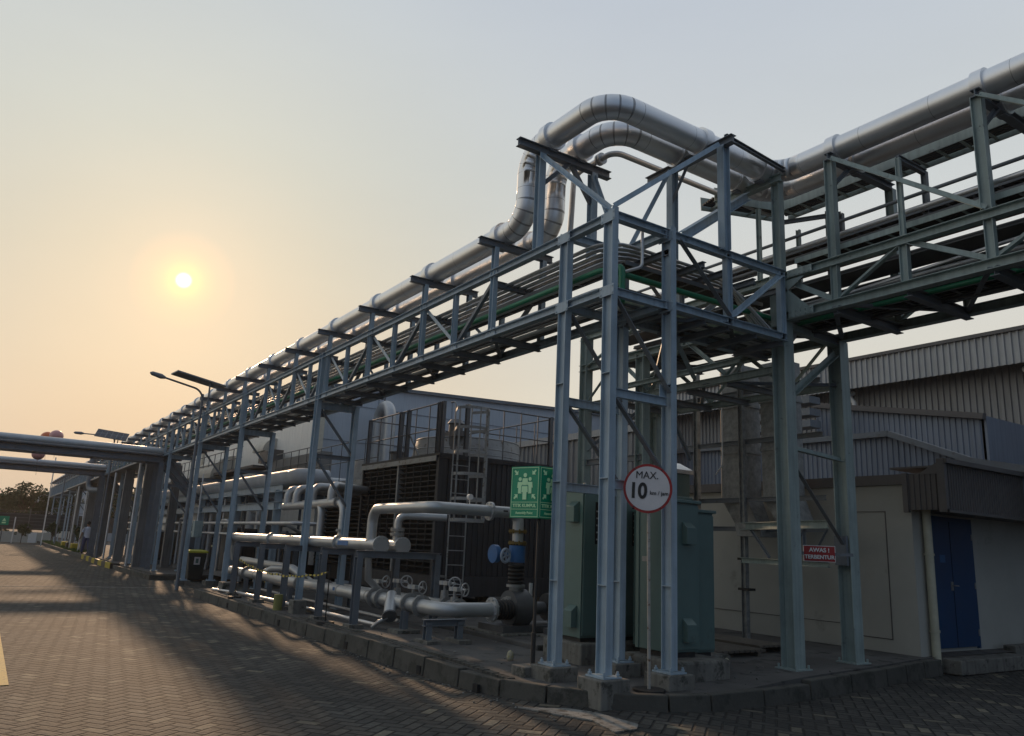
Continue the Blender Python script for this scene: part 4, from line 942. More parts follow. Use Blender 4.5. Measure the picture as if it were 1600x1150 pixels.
nA = Vector((-dA.y, dA.x, 0)); nA = nA if nA.y < 0 else -nA
nB = Vector((-dB.y, dB.x, 0)); nB = nB if nB.x > 0 else -nB
aface(A_, -dA, nA); aface(K, dB, nB)
m = MB(); m.box((-7.62, 5.18, .1), (-7.36, 5.42, .32)); m.build('concrete_plinth', M_CONC, bev=.012, label='small mossy concrete block holding the black assembly sign pole', category='plinth')

# ---------------------------------------------------------------- green cabinets
def hood(root, c, n, w_=.17, h=.30, d=.085):
    c = Vector(c); n = Vector(n); s = Vector((-n.y, n.x, 0)); Z = Vector((0,0,1)); m = MB()
    a = c-s*w_/2; pr = [a, a+n*d, a+n*d+Z*(h-.07), a+Z*h]
    m.poly(pr, s*w_); return m.build('vent_hood', M_CAB, root, bev=.003)
M_WARN = mat('warning_yellow', (.42, .30, .02), .6)
def cabinet(label, x1, y0, xw, yd, z0, z1, windows, hz, fz):
    c = thing('electrical_cabinet', label, 'cabinet', (x1, y0, z0), 'green electrical cabinets')
    x0 = x1-xw; y1 = y0+yd
    MB().box((x0, y0, z0), (x1, y1, z1)).build('body', M_CAB, c, bev=.006)
    MB().box((x0-.03, y0-.035, z1), (x1+.04, y1+.03, z1+.04)).build('lid', M_CAB, c, bev=.008)
    MB().box((x0+.03, y0+.03, z0-.06), (x1-.03, y1-.03, z0)).build('base_frame', M_BLACK, c)
    MB().box((x0-.005, y0-.012, z0), (x0+.05, y0, z1)).build('corner_trim', M_CAB, c)
    MB().box((x1-.05, y0-.008, z0), (x1+.006, y0, z1)).build('corner_trim', M_CAB, c)
    nd = max(1, round(yd/.64)); dw = yd/nd
    for i in range(nd):
        ya = y0+i*dw
        d = MB().box((x1+.001, ya+.012, z0+.03), (x1+.022, ya+dw-.012, z1-.03)).build('door', M_CAB, c, bev=.004)
        if windows:
            m = MB(); m.box((x1+.0225, ya+.52, 1.42), (x1+.04, ya+.56, 1.56)); m.box((x1+.04, ya+.53, 1.44), (x1+.05, ya+.55, 1.50)); m.build('handle', M_SIGNW, d)
            m = MB(); m.poly([(x1+.0225, ya+.24, 1.38), (x1+.0225, ya+.33, 1.38), (x1+.0225, ya+.285, 1.47)], (.002, 0, 0)); m.build('warning_triangle', M_WARN, d)
            MB().box((x1+.0225, ya+.19, 1.68), (x1+.028, ya+.28, 2.22)).build('window', M_DARK, d, bev=.004)
            for k in range(5): MB().box((x1+.0285, ya+.205, 1.73+k*.09), (x1+.0295, ya+.25, 1.75+k*.09)).build('label_strip', M_FLANGE, d)
        for z in hz: hood(c, (x1+.022, ya+(.31 if windows else dw*.55), z), (1, 0, 0), .15, .26, .08)
    for z in fz: hood(c, (x1-.16, y0, z), (0, -1, 0), .17, .27, .09)
    m = MB(); m.box((x0+.1, y0-.006, z0+1.0), (x0+.22, y0-.001, z0+1.06)); m.build('nameplate', M_FLANGE, c)
    MB().tube([(x1-.25, y1+.05, z0-.3), (x1-.25, y1+.05, z0+.9), (x1-.25, y1-.02, z0+1.0)], .02, 8).build('cable_conduit', M_CONDUIT, c)
    for px in (x0+.12, x1-.12):
        m = MB(); m.torus((px, y0+.12, z1+.08), (0, 1, 0), .028, .007, 14, 6); m.cyl((px, y0+.12, z1+.03), (px, y0+.12, z1+.055), .018); m.build('lifting_eye', M_FLANGE, c)
    return c
cabinet('larger green cabinet behind the foremost leg, with dark window strips', -8.0, 6.46, .60, 1.95, .52, 2.36, True, (.66,), (.64, 1.95))
cabinet('nearer green cabinet between the round speed sign and the right leg', -6.72, 6.74, .56, .47, .50, 2.20, False, (.62, 1.72), ())
cabinet('third green cabinet peeking out behind the nearer one', -6.95, 7.23, .9, .5, .45, 2.12, False, (), ())
for a_, b_, lab in (((-8.68, 6.38, .1), (-7.88, 8.45, .47), 'rough concrete block under the larger green cabinet'), ((-7.38, 6.62, .1), (-6.46, 7.46, .44), 'pale concrete block under the nearer green cabinet'), ((-8.1, 7.5, .1), (-7.0, 8.1, .40), 'low concrete block under the third cabinet')):
    m = MB(); m.box(a_, b_); m.build('concrete_block', M_CONC, bev=.03, label=lab, category='concrete block', group='cabinet foundations')
# timber platforms behind
for (x0, y0, x1, y1, z), lab in (((-9.2, 8.3, -7.5, 9.3, .36), 'low slatted platform behind the nearer cabinet'), ((-9.6, 9.5, -7.7, 10.1, .38), 'second low slatted platform further back')):
    p = thing('slatted_platform', lab, 'platform', (x0, y0, .25))
    m = MB(); y = y0
    while y < y1: m.box((x0, y, z-.03), (x1, y+.09, z)); y += .11
    m.build('slats', M_WOOD, p)
    m = MB(); m.box((x0, y0, z-.10), (x1, y0+.05, z-.031)); m.box((x0, y1-.08, z-.10), (x1, y1-.03, z-.031)); m.build('bearers', M_WOOD, p)

# ---------------------------------------------------------------- cooling towers
TX1, TX0, TY0, TY1, TZ = -14.45, -18.45, 7.8, 10.75, 3.44
ct = thing('cooling_tower', 'large dark cooling tower with louvred front, guard rail and caged ladder', 'cooling tower', (-16, 8, .2))
MB().box((TX0+.06, TY0+.16, .95), (TX1-.05, TY1, TZ-.02)).build('inner_casing', M_LOUVD, ct)
m = corrugated((TX1-.02, TY0+.35), (TX1-.02, TY1), .95, TZ-.06, .13, .02)
m = corrugated((TX1-.03, TY1), (TX1-.03, TY0+.18), .95, TZ-.06, .13, .02); 
# ribs must face +X
m = MB(); y = TY0+.22
m.box((TX1-.06, TY0+.16, .95), (TX1-.03, TY1, TZ-.05))
while y < TY1-.05: m.box((TX1-.031, y, .97), (TX1-.008, y+.05, TZ-.06)); y += .135
m.build('ribbed_side', M_TOWER, ct)
for k, (a_, b_) in enumerate(((TX0+.06, TX0+1.98), (TX0+2.06, TX1-.12))):
    m = MB(); z = 1.02
    while z < TZ-.16:
        m._add([(a_, TY0+.01, z+.075), (b_, TY0+.01, z+.075), (b_, TY0+.13, z+.0), (a_, TY0+.13, z+.0), (a_, TY0+.01, z+.092), (b_, TY0+.01, z+.092), (b_, TY0+.13, z+.017), (a_, TY0+.13, z+.017)],
               [(0,1,2,3),(4,7,6,5),(0,4,5,1),(1,5,6,2),(2,6,7,3),(3,7,4,0)]); z += .112
    m.build('louvre_panel', M_LOUV, ct)
    for q in range(1, 5):
        xx = a_+(b_-a_)*q/5; MB().box((xx-.008, TY0-.004, 1.0), (xx+.008, TY0+.02, TZ-.12)).build('louvre_mullion', M_LOUV, ct)
for x in (TX0, TX0+2.02, TX1-.06): MB().box((x-.03, TY0-.02, .9), (x+.035, TY0+.12, TZ-.05)).build('corner_post', M_TOWER if x != TX0+2.02 else M_TRIM, ct)
MB().box((TX1-.10, TY0-.03, .9), (TX1+.01, TY0+.17, TZ-.02)).build('corner_post', M_TOWER, ct)
MB().box((TX0-.05, TY0-.05, TZ-.14), (TX1-.10, TY0+.10, TZ-.03)).build('top_trim', M_TRIM, ct)
MB().box((TX1-.09, TY0-.03, TZ-.08), (TX1+.03, TY1+.03, TZ-.02)).build('top_trim', M_TOWER, ct)
MB().box((TX0-.05, TY0-.05, TZ-.029), (TX1+.04, TY1+.05, TZ+.02)).build('deck', M_TOWER, ct)
MB().box((TX0-.08, TY0-.06, .55), (TX1+.05, TY1+.05, .95)).build('basin', M_TOWER, ct)
m = MB(); 
for x in (TX0+.2, TX0+1.4, TX0+2.6, TX1-.3):
    for y in (TY0+.1, TY1-.2): m.box((x-.1, y-.1, .2), (x+.1, y+.1, .55))
m.build('basin_foot', M_CONC, ct) if False else None
for x in (TX0+.2, TX0+1.5, TX0+2.8, TX1-.3):
    for y in (TY0+.15, TY1-.2): MB().box((x-.12, y-.12, .15), (x+.12, y+.12, .55)).build('foot', M_CONC, ct)
m = MB(); m.cyl((-16.0, 9.35, TZ+.02), (-16.0, 9.35, TZ+.50), 1.33, 1.22, n=44, cap=False); m.cyl((-16.0, 9.35, TZ+.50), (-16.0, 9.35, TZ+.02), 1.20, 1.30, n=44, cap=False)
for z in (.12, .26, .5): m.torus((-16.0, 9.35, TZ+z), (0,0,1), 1.325-.09*z/.5*1.2, .018, 44, 5)
m.build('fan_stack', M_TRIM, ct)
m = MB(); m.cyl((-15.2, 8.55, TZ+.2), (-15.2, 8.55, TZ+.8), .16, n=16); m.box((-15.5, 8.4, TZ+.5), (-14.9, 8.7, TZ+.62)); m.cyl((-15.2, 8.55, TZ+.8), (-15.2, 8.55, TZ+.9), .2, .12, n=16); m.build('fan_motor', M_PIPED, ct)
m = MB(); m.cyl((-17.6, 8.3, TZ+.02), (-17.6, 8.3, TZ+.28), .18, n=16); m.torus((-17.6, 8.3, TZ+.3), (0,0,1), .2, .03, 18, 6); m.build('riser_cap', M_PIPED, ct)
# guard rail
rz = TZ+1.12
def rail(a, b, posts, heavy=()):
    a = Vector(a); b = Vector(b)
    for h in (1.12, .56): MB().tube([a+Vector((0,0,h)), b+Vector((0,0,h))], .014 if h < 1 else .017, 8).build('guard_rail', M_PIPED, ct)
    for i in range(posts+1):
        p = a+(b-a)*i/posts; MB().tube([p, p+Vector((0,0,1.12))], .013, 6).build('rail_post', M_PIPED, ct)
rail((TX0+.1, TY0+.03, TZ), (TX1-.02, TY0+.03, TZ), 6)
rail((TX1, TY0+.62, TZ), (TX1, TY1, TZ), 5)
rail((TX0+.1, TY0+.03, TZ), (TX0+.1, TY1, TZ), 3)
rail((TX0+.1, TY1, TZ), (TX1, TY1, TZ), 5)
for x, y in ((TX0+.12, TY0+.03), (TX0+1.9, TY0+.03), (TX0+2.3, TY0+.03), (TX1-.22, TY0+.03), (TX1-.05, TY0+.03), (TX1, TY0+.60), (TX1, TY1-.1)):
    MB().hb((x, y, TZ), (x, y, TZ+1.14), .09, .08, .008, upv=(1,0,0)).build('gate_post', M_PIPED, ct)
MB().bar((TX0+2.3, TY0+.05, TZ+.62), (TX0+2.9, TY0+.05, TZ+.02), .03).build('rail_stay', M_PIPED, ct)
# caged ladder
ld = MB(); lx, ly0, ly1 = TX1+.22, TY0+.18, TY0+.58
lad = MB()
for y in (ly0, ly1): lad.tube(route([(TX1, y, TZ+1.12), (lx, y, TZ+1.12), (lx, y, .5)], .12, 5), .016, 8)
z = .6
while z < TZ+.1: lad.cyl((lx, ly0, z), (lx, ly1, z), .010, n=6); z += .29
lp = lad.build('ladder', M_TRIM, ct)
cyc, czs = ((ly0+ly1)/2, [2.08, 2.5, 3.0, 3.45, 3.95, 4.36])
for z in czs:
    pts = [(lx, cyc-.2, z)]+[(lx+.36+.34*math.sin(a), cyc-.36*math.cos(a), z) for a in [math.pi*k/12 for k in range(13)]]+[(lx, cyc+.2, z)]
    m = MB(); P_ = [Vector(p) for p in pts]
    for a_, b_ in zip(P_, P_[1:]): m.bar(a_, b_, .008, .06)
    m.build('cage_hoop', M_TRIM, ct)
for k in (1, 4, 6, 8, 11):
    a_ = math.pi*k/12; x = lx+.36+.34*math.sin(a_); y = cyc-.36*math.cos(a_)
    MB().bar((x, y, 2.08), (x, y, 4.38), .045, .007, upv=(math.cos(a_), math.sin(a_), 0)).build('cage_strap', M_TRIM, ct)
for z in (.95, 2.2): MB().hb((TX1, ly0-.03, z), (lx, ly0-.03, z), .04, .04).build('ladder_bracket', M_TRIM, ct)

c2 = thing('cooling_tower', 'second lower louvred cooling tower cell beyond the large dark one', 'cooling tower', (-21.5, 8.6, .2))
MB().box((-24.2, 8.5, .5), (-19.0, 11.5, 3.1)).build('inner_casing', M_LOUVD, c2)
for a_, b_ in ((-21.0, -19.0), (-23.0, -21.1)):
    m = MB(); z = .9
    while z < 2.95:
        m.poly([(a_, 8.36, z+.07), (a_, 8.36, z+.09), (a_, 8.48, z+.02), (a_, 8.48, z)], (b_-a_, 0, 0)); z += .115
    m.build('louvre_panel', M_LOUV, c2)
MB().box((-24.3, 8.34, 3.05), (-18.9, 8.5, 3.2)).build('top_trim', M_TRIM, c2)
m = MB(); m.box((-24.3, 8.30, .8), (-23.1, 8.42, 2.9)); m.build('white_panel', M_WHITEW, c2)
m = MB(); m.cyl((-21.6, 10, 3.2), (-21.6, 10, 3.85), 1.25, 1.15, n=36); m.build('fan_stack', M_TRIM, c2)
for y in (8.4, 11.4):
    for h in (.55, 1.1): MB().tube([(-24.2, y, 3.2+h), (-19, y, 3.2+h)], .015, 6).build('guard_rail', M_PIPED, c2)
    for k in range(7): MB().tube([(-24.2+k*.86, y, 3.2), (-24.2+k*.86, y, 4.3)], .013, 6).build('rail_post', M_PIPED, c2)
gb = thing('tank_box', 'grey slab sided equipment housing with a railing left of the cooling towers', 'housing', (-33, 10, 3))
MB().box((-31.0, 9.0, 3.5), (-25.0, 9.4, 4.42)).build('housing', mat('housing_grey', (.22, .215, .20), .7, 0, .1, .6), gb)
MB().box((-31.9, 8.9, 4.42), (-30.0, 9.3, 4.85)).build('top_box', M_FLASH, gb)
MB().box((-30.8, 9.1, .1), (-25.5, 9.4, 3.5)).build('support_wall', M_WHITEW, gb)
for h in (.5, 1.0): MB().tube([(-29.6, 8.95, 3.6+h), (-25.4, 8.95, 3.6+h)], .018, 6).build('guard_rail', M_PIPED, gb)
for k in range(6): MB().tube([(-29.6+k*.84, 8.95, 3.6), (-29.6+k*.84, 8.95, 4.6)], .016, 6).build('rail_post', M_PIPED, gb)
# tall pipe loops
def uloop(label, x, y, wd, z0, z1, r, mt):
    t = thing('pipe_loop', label, 'pipe', (x, y, z0), 'tall pipe loops')
    MB().tube(route([(x, y, z0), (x, y, z1), (x+wd, y, z1), (x+wd, y, z0)], wd*.47, 8), r, 16).build('tube', mt, t)
    m = MB(); m.cyl((x+wd*.4, y, z1+r), (x+wd*.4, y, z1+r+.45), .03, n=8); m.cyl((x+wd*.4-.15, y, z1+r+.2), (x+wd*.4+.1, y, z1+r+.2), .03, n=8); m.build('vent_valve', M_PIPED, t)
uloop('taller pipe loop rising behind the guard rail', -27.35, 12, 1.0, 3.2, 6.55, .22, M_PIPE)
uloop('darker pipe loop between the rack columns further left', -31.6, 12, .95, 3.2, 6.45, .22, M_PIPED)
# ---------------------------------------------------------------- pipe skid
def flange(m, c, d, r, t=.02, bolts=True):
    c = Vector(c); d = Vector(d).normalized(); m.cyl(c-d*t, c-d*.002, r, n=28); m.cyl(c+d*.002, c+d*t, r, n=28)
    if bolts:
        u = d.orthogonal().normalized(); v = d.cross(u)
        for k in range(8):
            a = 2*math.pi*(k+.5)/8; q = c+(u*math.cos(a)+v*math.sin(a))*(r*.85); m.cyl(q-d*(t+.018), q+d*(t+.018), r*.09, n=6)
def part(root, nm, mt, fn):
    m = MB(); fn(m); return m.build(nm, mt, root)
lo = thing('suction_header', 'lower grey header pipe running along the kerb to the pump', 'pipe', (-16, 5.75, .65))
zl = .66
MB().tube(route([(-21.9, 5.95, .62), (-22.1, 5.75, zl), (-10.30, 5.75, zl), (-10.30, 6.62, zl)], [.15, .30], 10), .105, 24).build('tube', M_PIPE, lo)
m = MB(); m.tube(route([(-19.4, 5.75, zl), (-19.0, 5.95, zl+.18), (-18.6, 6.1, .86)], .1, 4), .085, 16); m.build('branch', M_PIPE, lo)
m = MB(); m.tube([(-18.5, 5.75, zl), (-18.2, 5.75, zl), (-16.9, 5.75, zl), (-16.6, 5.75, zl)], [.107, .135, .135, .107], 24); m.build('wide_section', M_PIPE, lo)
for x in (-20.4, -16.4, -15.0, -12.65, -12.35, -11.35, -10.95):
    part(lo, 'flange', M_FLANGE, lambda m: flange(m, (x, 5.75, zl), (1,0,0), .165))
part(lo, 'flange', M_PIPE, lambda m: flange(m, (-10.30, 6.60, zl), (0,1,0), .18))
m = MB()
for x in (-20.9, -19.6, -17.6, -14.2, -13.3, -12.9): m.cyl((x-.02, 5.75, zl), (x+.02, 5.75, zl), .108, n=24)
m.build('weld_bands', M_FLANGE, lo)
m = MB(); m.poly([(-14.35, 5.648, .66), (-14.25, 5.648, .66), (-14.25, 5.648, .72), (-14.35, 5.648, .72)], (0, -.003, 0)); m.build('blue_tag', M_BLUEP, lo)
# wrapped strainer hanging diagonally
sr = thing('pipe_strainer', 'white wrapped strainer leaning down from the lower header', 'strainer', (-11.6, 5.7, .6))
MB().tube([(-11.95, 5.72, .76), (-11.78, 5.64, .62), (-11.60, 5.54, .47)], [.085, .105, .10], 18).build('wrapped_body', M_PIPE, sr)
MB().tube([(-11.60, 5.54, .47), (-11.575, 5.53, .45)], [.115, .115], 20).build('end_cover', M_PIPED, sr)
MB().tube(route([(-11.62, 5.52, .44), (-11.72, 5.42, .36), (-11.82, 5.36, .27)], .05, 4), .03, 10).build('drain_tube', M_PIPE, sr)
l2 = thing('return_pipe', 'second grey pipe just behind the lower header, higher at its far end', 'pipe', (-18, 6.2, .85))
MB().tube(route([(-23.2, 6.3, .3), (-23.2, 6.3, .90), (-18.2, 6.15, .88), (-17.6, 6.4, .6), (-10.6, 6.55, .62)], .2, 6), .095, 20).build('tube', M_PIPE, l2)
for x in (-12.6, -11.5, -11.1): part(l2, 'flange', M_FLANGE, lambda m: flange(m, (x, 6.5, .61), (1,0,0), .15))
# rusty cloth wrapped end
# upper header
uh = thing('supply_header', 'upper grey header pipe on portal frames with a round blank end', 'pipe', (-14, 5.6, 1.5))
MB().tube(route([(-21.6, 5.72, .95), (-21.6, 5.6, 1.53), (-12.27, 5.6, 1.53)], .22, 8), .098, 24).build('tube', M_PIPE, uh)
for x in (-15.75, -14.12, -18.2): part(uh, 'flange', M_PIPE, lambda m: flange(m, (x, 5.6, 1.53), (1,0,0), .145))
m = MB(); m.cyl((-12.27, 5.6, 1.53), (-12.24, 5.6, 1.53), .152, n=32)
for k in range(10): a = 2*math.pi*k/10; m.cyl((-12.24, 5.6+.125*math.cos(a), 1.53+.125*math.sin(a)), (-12.215, 5.6+.125*math.cos(a), 1.53+.125*math.sin(a)), .012, n=6)
m.build('blank_flange', M_PIPE, uh)
m = MB(); m.poly([(-13.95, 5.503, 1.49), (-13.45, 5.503, 1.49), (-13.45, 5.503, 1.57), (-13.95, 5.503, 1.57)], (0, -.004, 0)); m.build('blue_tag', M_BLUEP, uh)
uh2 = thing('supply_header', 'rear upper header pipe with a round blank end beside the first', 'pipe', (-14, 6.15, 1.5))
MB().tube([(-21, 6.12, 1.53), (-12.52, 6.12, 1.53)], .095, 24).build('tube', M_PIPE, uh2)
m = MB(); m.cyl((-12.52, 6.12, 1.53), (-12.49, 6.12, 1.53), .150, n=32)
for k in range(10): a = 2*math.pi*k/10; m.cyl((-12.49, 6.12+.125*math.cos(a), 1.53+.125*math.sin(a)), (-12.465, 6.12+.125*math.cos(a), 1.53+.125*math.sin(a)), .012, n=6)
m.build('blank_flange', M_PIPE, uh2)
MB().tube(route([(-12.75, 6.12, 1.55), (-12.75, 6.12, 2.05), (-12.4, 6.9, 2.05)], .14, 5), .065, 16).build('riser', M_PIPE, uh2)
part(uh2, 'flange', M_FLANGE, lambda m: flange(m, (-12.75, 6.12, 1.80), (0,0,1), .125))
part(uh2, 'flange', M_FLANGE, lambda m: flange(m, (-12.75, 6.12, 1.72), (0,0,1), .125))
MB().tube([(-12.8, 5.62, 1.45), (-12.8, 5.66, .95), (-12.9, 6.0, .7)], .06, 14).build('drop_pipe', M_PIPE, uh)
part(uh, 'flange', M_FLANGE, lambda m: flange(m, (-12.8, 5.63, 1.33), (0,0,1), .12))
# discharge pipe
dp = thing('discharge_pipe', 'thick grey pipe rising from the upper header and dropping onto the pump', 'pipe', (-12, 6, 2.1))
XD = -10.52
MB().tube(route([(-12.68, 5.6, 1.55), (-12.68, 5.6, 2.13), (XD, 5.6, 2.13), (XD, 7.17, 2.13), (XD, 7.17, 1.82)], [.24, .16, .20], 8), .088, 24).build('tube', M_PIPE, dp)
part(dp, 'flange', M_PIPE, lambda m: flange(m, (XD, 6.62, 2.13), (0,1,0), .145))
m = MB(); m.poly([(XD+.086, 6.82, 2.13), (XD+.086, 6.9, 2.13), (XD+.086, 6.9, 2.155), (XD+.086, 6.82, 2.155)], (.006, 0, 0)); m.build('arrow_mark', M_BLACK, dp)
for z in (1.84, 1.66): part(dp, 'flange', mat('ochre_flange', (.22, .15, .04), .6, .2), lambda m: flange(m, (XD, 7.17, z), (0,0,1), .15, .016))
MB().cyl((XD, 7.17, 1.68), (XD, 7.17, 1.82), .088, n=24).build('spool', M_PIPE, dp)
MB().cyl((XD, 7.17, 1.36), (XD, 7.17, 1.62), .13, n=24).build('valve_body', M_BLUEP, dp)
m = MB(); m.cyl((XD-.02, 6.72, 1.48), (XD-.02, 6.80, 1.48), .14, n=22); m.cyl((XD-.02, 6.8, 1.48), (XD-.02, 7.1, 1.48), .03, n=10); m.build('gearbox', M_BLUEP, dp)
m = MB(); m.torus((XD+.14, 6.86, 1.46), (1, .3, 0), .10, .022, 20, 8)
for k in range(5): a = 2*math.pi*k/5; m.cyl((XD+.14, 6.86, 1.46), (XD+.14-.02*math.cos(a), 6.86+.1*math.cos(a), 1.46+.1*math.sin(a)), .014, n=6)
m.build('handwheel', mat('handwheel_pale', (.32, .38, .46), .5), dp)
m = MB()
for k in range(5): m.torus((XD, 7.17, 1.30-.06*k), (0,0,1), .105, .028, 22, 8)
m.build('bellows', M_RUBBER, dp)
m = MB(); m.cyl((XD, 7.17, .98), (XD, 7.17, 1.02), .15, n=24); m.cyl((XD, 7.17, .84), (XD, 7.17, .98), .09, .11, n=20); m.cyl((XD, 7.17, .80), (XD, 7.17, .84), .15, n=24); m.build('reducer', M_FLANGE, dp)
m = MB(); m.cyl((XD-.1, 6.3, 2.2), (XD-.1, 6.3, 2.30), .008, n=6); m.cyl((XD-.13, 6.3, 2.33), (XD-.07, 6.3, 2.33), .045, n=16); m.build('gauge', M_WHITE, dp)
# portal frames under the headers
k = 0
for x in (-12.03, -13.60, -15.6, -17.3, -19.3):
    f = thing('pipe_support', f'{["nearest","second nearest","middle","second farthest","farthest"][k]} portal frame under the upper header pipes', 'pipe support', (x, 5.13, .2), 'portal frames under the headers'); k += 1
    z0 = isl_z(x, 5.13)
    for y in (5.13, 6.55):
        MB().hb((x, y, z0), (x, y, 1.40), .12, .10, .009, upv=(1,0,0)).build('post', M_STEELF, f)
        MB().box((x-.14, y-.12, z0-.05), (x+.14, y+.12, z0+.06)).build('foot_block', M_CONC, f)
    MB().hb((x, 5.08, 1.38), (x, 6.6, 1.38), .11, .10, .009).build('crossbar', M_STEELF, f)
k = 0
for x, y, w_ in ((-10.0, 5.72, .42), (-11.2, 5.72, .0), (-14.9, 5.72, .0), (-16.6, 5.72, 0), (-18.0, 5.72, 0), (-19.9, 5.72, 0)):
    f = thing('pipe_support', ('low bench shaped steel support under the header elbow' if k == 0 else f'{["","low steel stanchion under the header beside the wrapped strainer","low steel stanchion near the middle of the lower header","low steel stanchion behind the second rack leg","low steel stanchion left of the second rack leg","low steel stanchion near the far end of the lower header"][k]}'), 'pipe support', (x, y, .2), 'low supports under the lower header'); k += 1
    z0 = isl_z(x, y)
    if w_:
        for q in (-.26, .14):
            MB().hb((x, y-.35+ (q+.26)*1.25, z0), (x, y-.35+(q+.26)*1.25, zl-.13), .10, .09, .009, upv=(1,0,0)).build('post', M_STEELF, f)
            MB().box((x-.2, y-.45+(q+.26)*1.25, z0-.02), (x+.2, y-.25+(q+.26)*1.25, z0+.04)).build('foot_block', M_CONC, f)
        MB().hb((x, y-.42, zl-.14), (x, y+.24, zl-.14), .09, .10).build('crossbar', M_STEELF, f)
    else:
        MB().hb((x, y-.12, z0), (x, y-.12, zl-.10), .10, .09, .009, upv=(1,0,0)).build('post', M_STEELF, f)
        MB().box((x-.17, y-.30, z0-.03), (x+.17, y+.08, z0+.05)).build('foot_block', M_CONC, f)
# valves with handwheels on the rear header
k = 0
for x, y, z in ((-13.15, 6.0, .90), (-12.95, 6.3, .92), (-11.95, 6.1, .88), (-11.60, 6.5, .97), (-11.18, 6.45, .90)):
    v = thing('gate_valve', f'{["leftmost","second from left","middle","second from right","rightmost"][k]} handwheel valve in the row over the pump suction pipes', 'valve', (x, y, z), 'handwheel valves'); k += 1
    m = MB(); m.cyl((x, y, z-.38), (x, y, z-.12), .085, .06, n=14); m.cyl((x, y, z-.12), (x, y, z), .025, n=10); m.torus((x, y, z-.36), (0,0,1), .10, .02, 18, 6); m.build('body', M_FLANGE, v)
    m = MB(); m.cyl((x-.06, y, z-.03), (x-.06, y, z+.03), .07, n=16); m.cyl((x, y+.02, z), (x+.18, y+.07, z), .02, n=8); m.box((x-.02, y-.04, z-.03), (x+.13, y+.05, z+.03)); m.build('gearbox', M_PIPE, v)
    c = Vector((x+.20, y+.07, z)); d = Vector((.85, .35 if k % 2 else -.35, 0)).normalized(); u = d.orthogonal().normalized(); w_ = d.cross(u)
    m = MB(); m.torus(c, d, .098, .012, 22, 6)
    for q in range(3): a = 2*math.pi*q/3+.3*k; m.cyl(c, c+(u*math.cos(a)+w_*math.sin(a))*.098, .008, n=5)
    m.cyl(c-d*.02, c+d*.02, .022, n=8); m.build('handwheel', M_PIPE, v)
# pumps
def pump(label, x, y, first):
    p = thing('pump', label, 'pump', (x, y, .3), 'pumps')
    z = .66
    MB().box((x-.75, y-.35, .2), (x+.45, y+1.45, .33)).build('plinth', M_CONC, p, bev=.02)
    MB().box((x-.42, y-.25, .33), (x+.3, y+1.4, .42)).build('base_frame', M_PIPED, p)
    m = MB(); m.cyl((x, y+.02, z), (x, y+.30, z), .27, .30, n=28); m.cyl((x, y+.3, z), (x, y+.42, z), .30, .2, n=28); m.build('volute', M_PIPED, p, bev=.0)
    part(p, 'flange', M_FLANGE, lambda m: flange(m, (x, y-.02, z), (0,1,0), .17))
    MB().cyl((x, y+.16, z+.2), (x, y+.16, z+.42), .09, n=20).build('outlet', M_PIPED, p)
    m = MB(); m.cyl((x, y+.42, z), (x, y+.7, z), .10, n=16); m.build('bearing_housing', M_PIPED, p)
    m = MB(); m.cyl((x, y+.75, z+.02), (x, y+1.35, z+.02), .21, n=24)
    for q in range(16): a = 2*math.pi*q/16; m.bar((x+.21*math.cos(a), y+.8, z+.02+.21*math.sin(a)), (x+.21*math.cos(a), y+1.3, z+.02+.21*math.sin(a)), .012, .04)
    m.box((x-.1, y+.95, z+.2), (x+.1, y+1.15, z+.33)); m.build('motor', M_TOWER, p)
    m = MB(); m.cyl((x-.08, y+.5, z+.1), (x-.08, y+.5, z+.38), .03, n=10); m.build('oiler', M_WHITE, p)
    return p
pump('dark pump with flanged suction at the end of the lower header', XD, 7.02, True)
pump('second dark pump half hidden behind the black sign pole', XD+.95, 7.6, False)
rj = MB()
for q in range(5): rj.torus((-10.30, 6.68+.06*q, zl), (0,1,0), .12, .03, 24, 8)
o = rj.build('rubber_joint', M_RUBBER); o['label'] = 'black ribbed rubber joint between header elbow and pump'; o['category'] = 'pipe joint'
m = MB(); m.box((-12.2, 6.6, .15), (-9.1, 9.4, .30)); o = m.build('equipment_plinth', M_SLAB, bev=.02); o['label'] = 'low concrete slab the pumps stand on'; o['category'] = 'plinth'
# small drain lines along the ground
for lab, pts, r in (('thin pale pipe lying along the pavement below the header', [(-20.6, 5.0, .25), (-19.2, 5.25, .27), (-16.6, 5.35, .29), (-11.9, 5.45, .30)], .032),
                    ('second thin pale pipe along the pavement, behind the portal posts', [(-20.3, 6.0, .30), (-12.2, 6.0, .32)], .028)):
    o = MB().tube(route(pts, .1, 3), r, 10).build('drain_pipe', M_CONDUIT); o['label'] = lab; o['category'] = 'pipe'
for (x, y, h, mt_, lab) in ((-15.45, 5.0, .30, mat('olive_paint', (.22, .22, .07), .8), 'short olive painted round bollard stump by the kerb'),):
    o = MB().cyl((x, y, .15), (x, y, .2+h), .085, n=20).build('bollard_stump', mt_, bev=.01); o['label'] = lab; o['category'] = 'bollard'
for (x, y, s, h, lab) in ((-14.75, 5.15, .13, .36, 'small square concrete block beside the second rack leg'), (-20.3, 5.3, .2, .35, 'square concrete block under the far end of the lower header')):
    o = MB().box((x-s, y-s, .1), (x+s, y+s, .2+h*.7)).build('concrete_block', M_CONC, bev=.015); o['label'] = lab; o['category'] = 'concrete block'
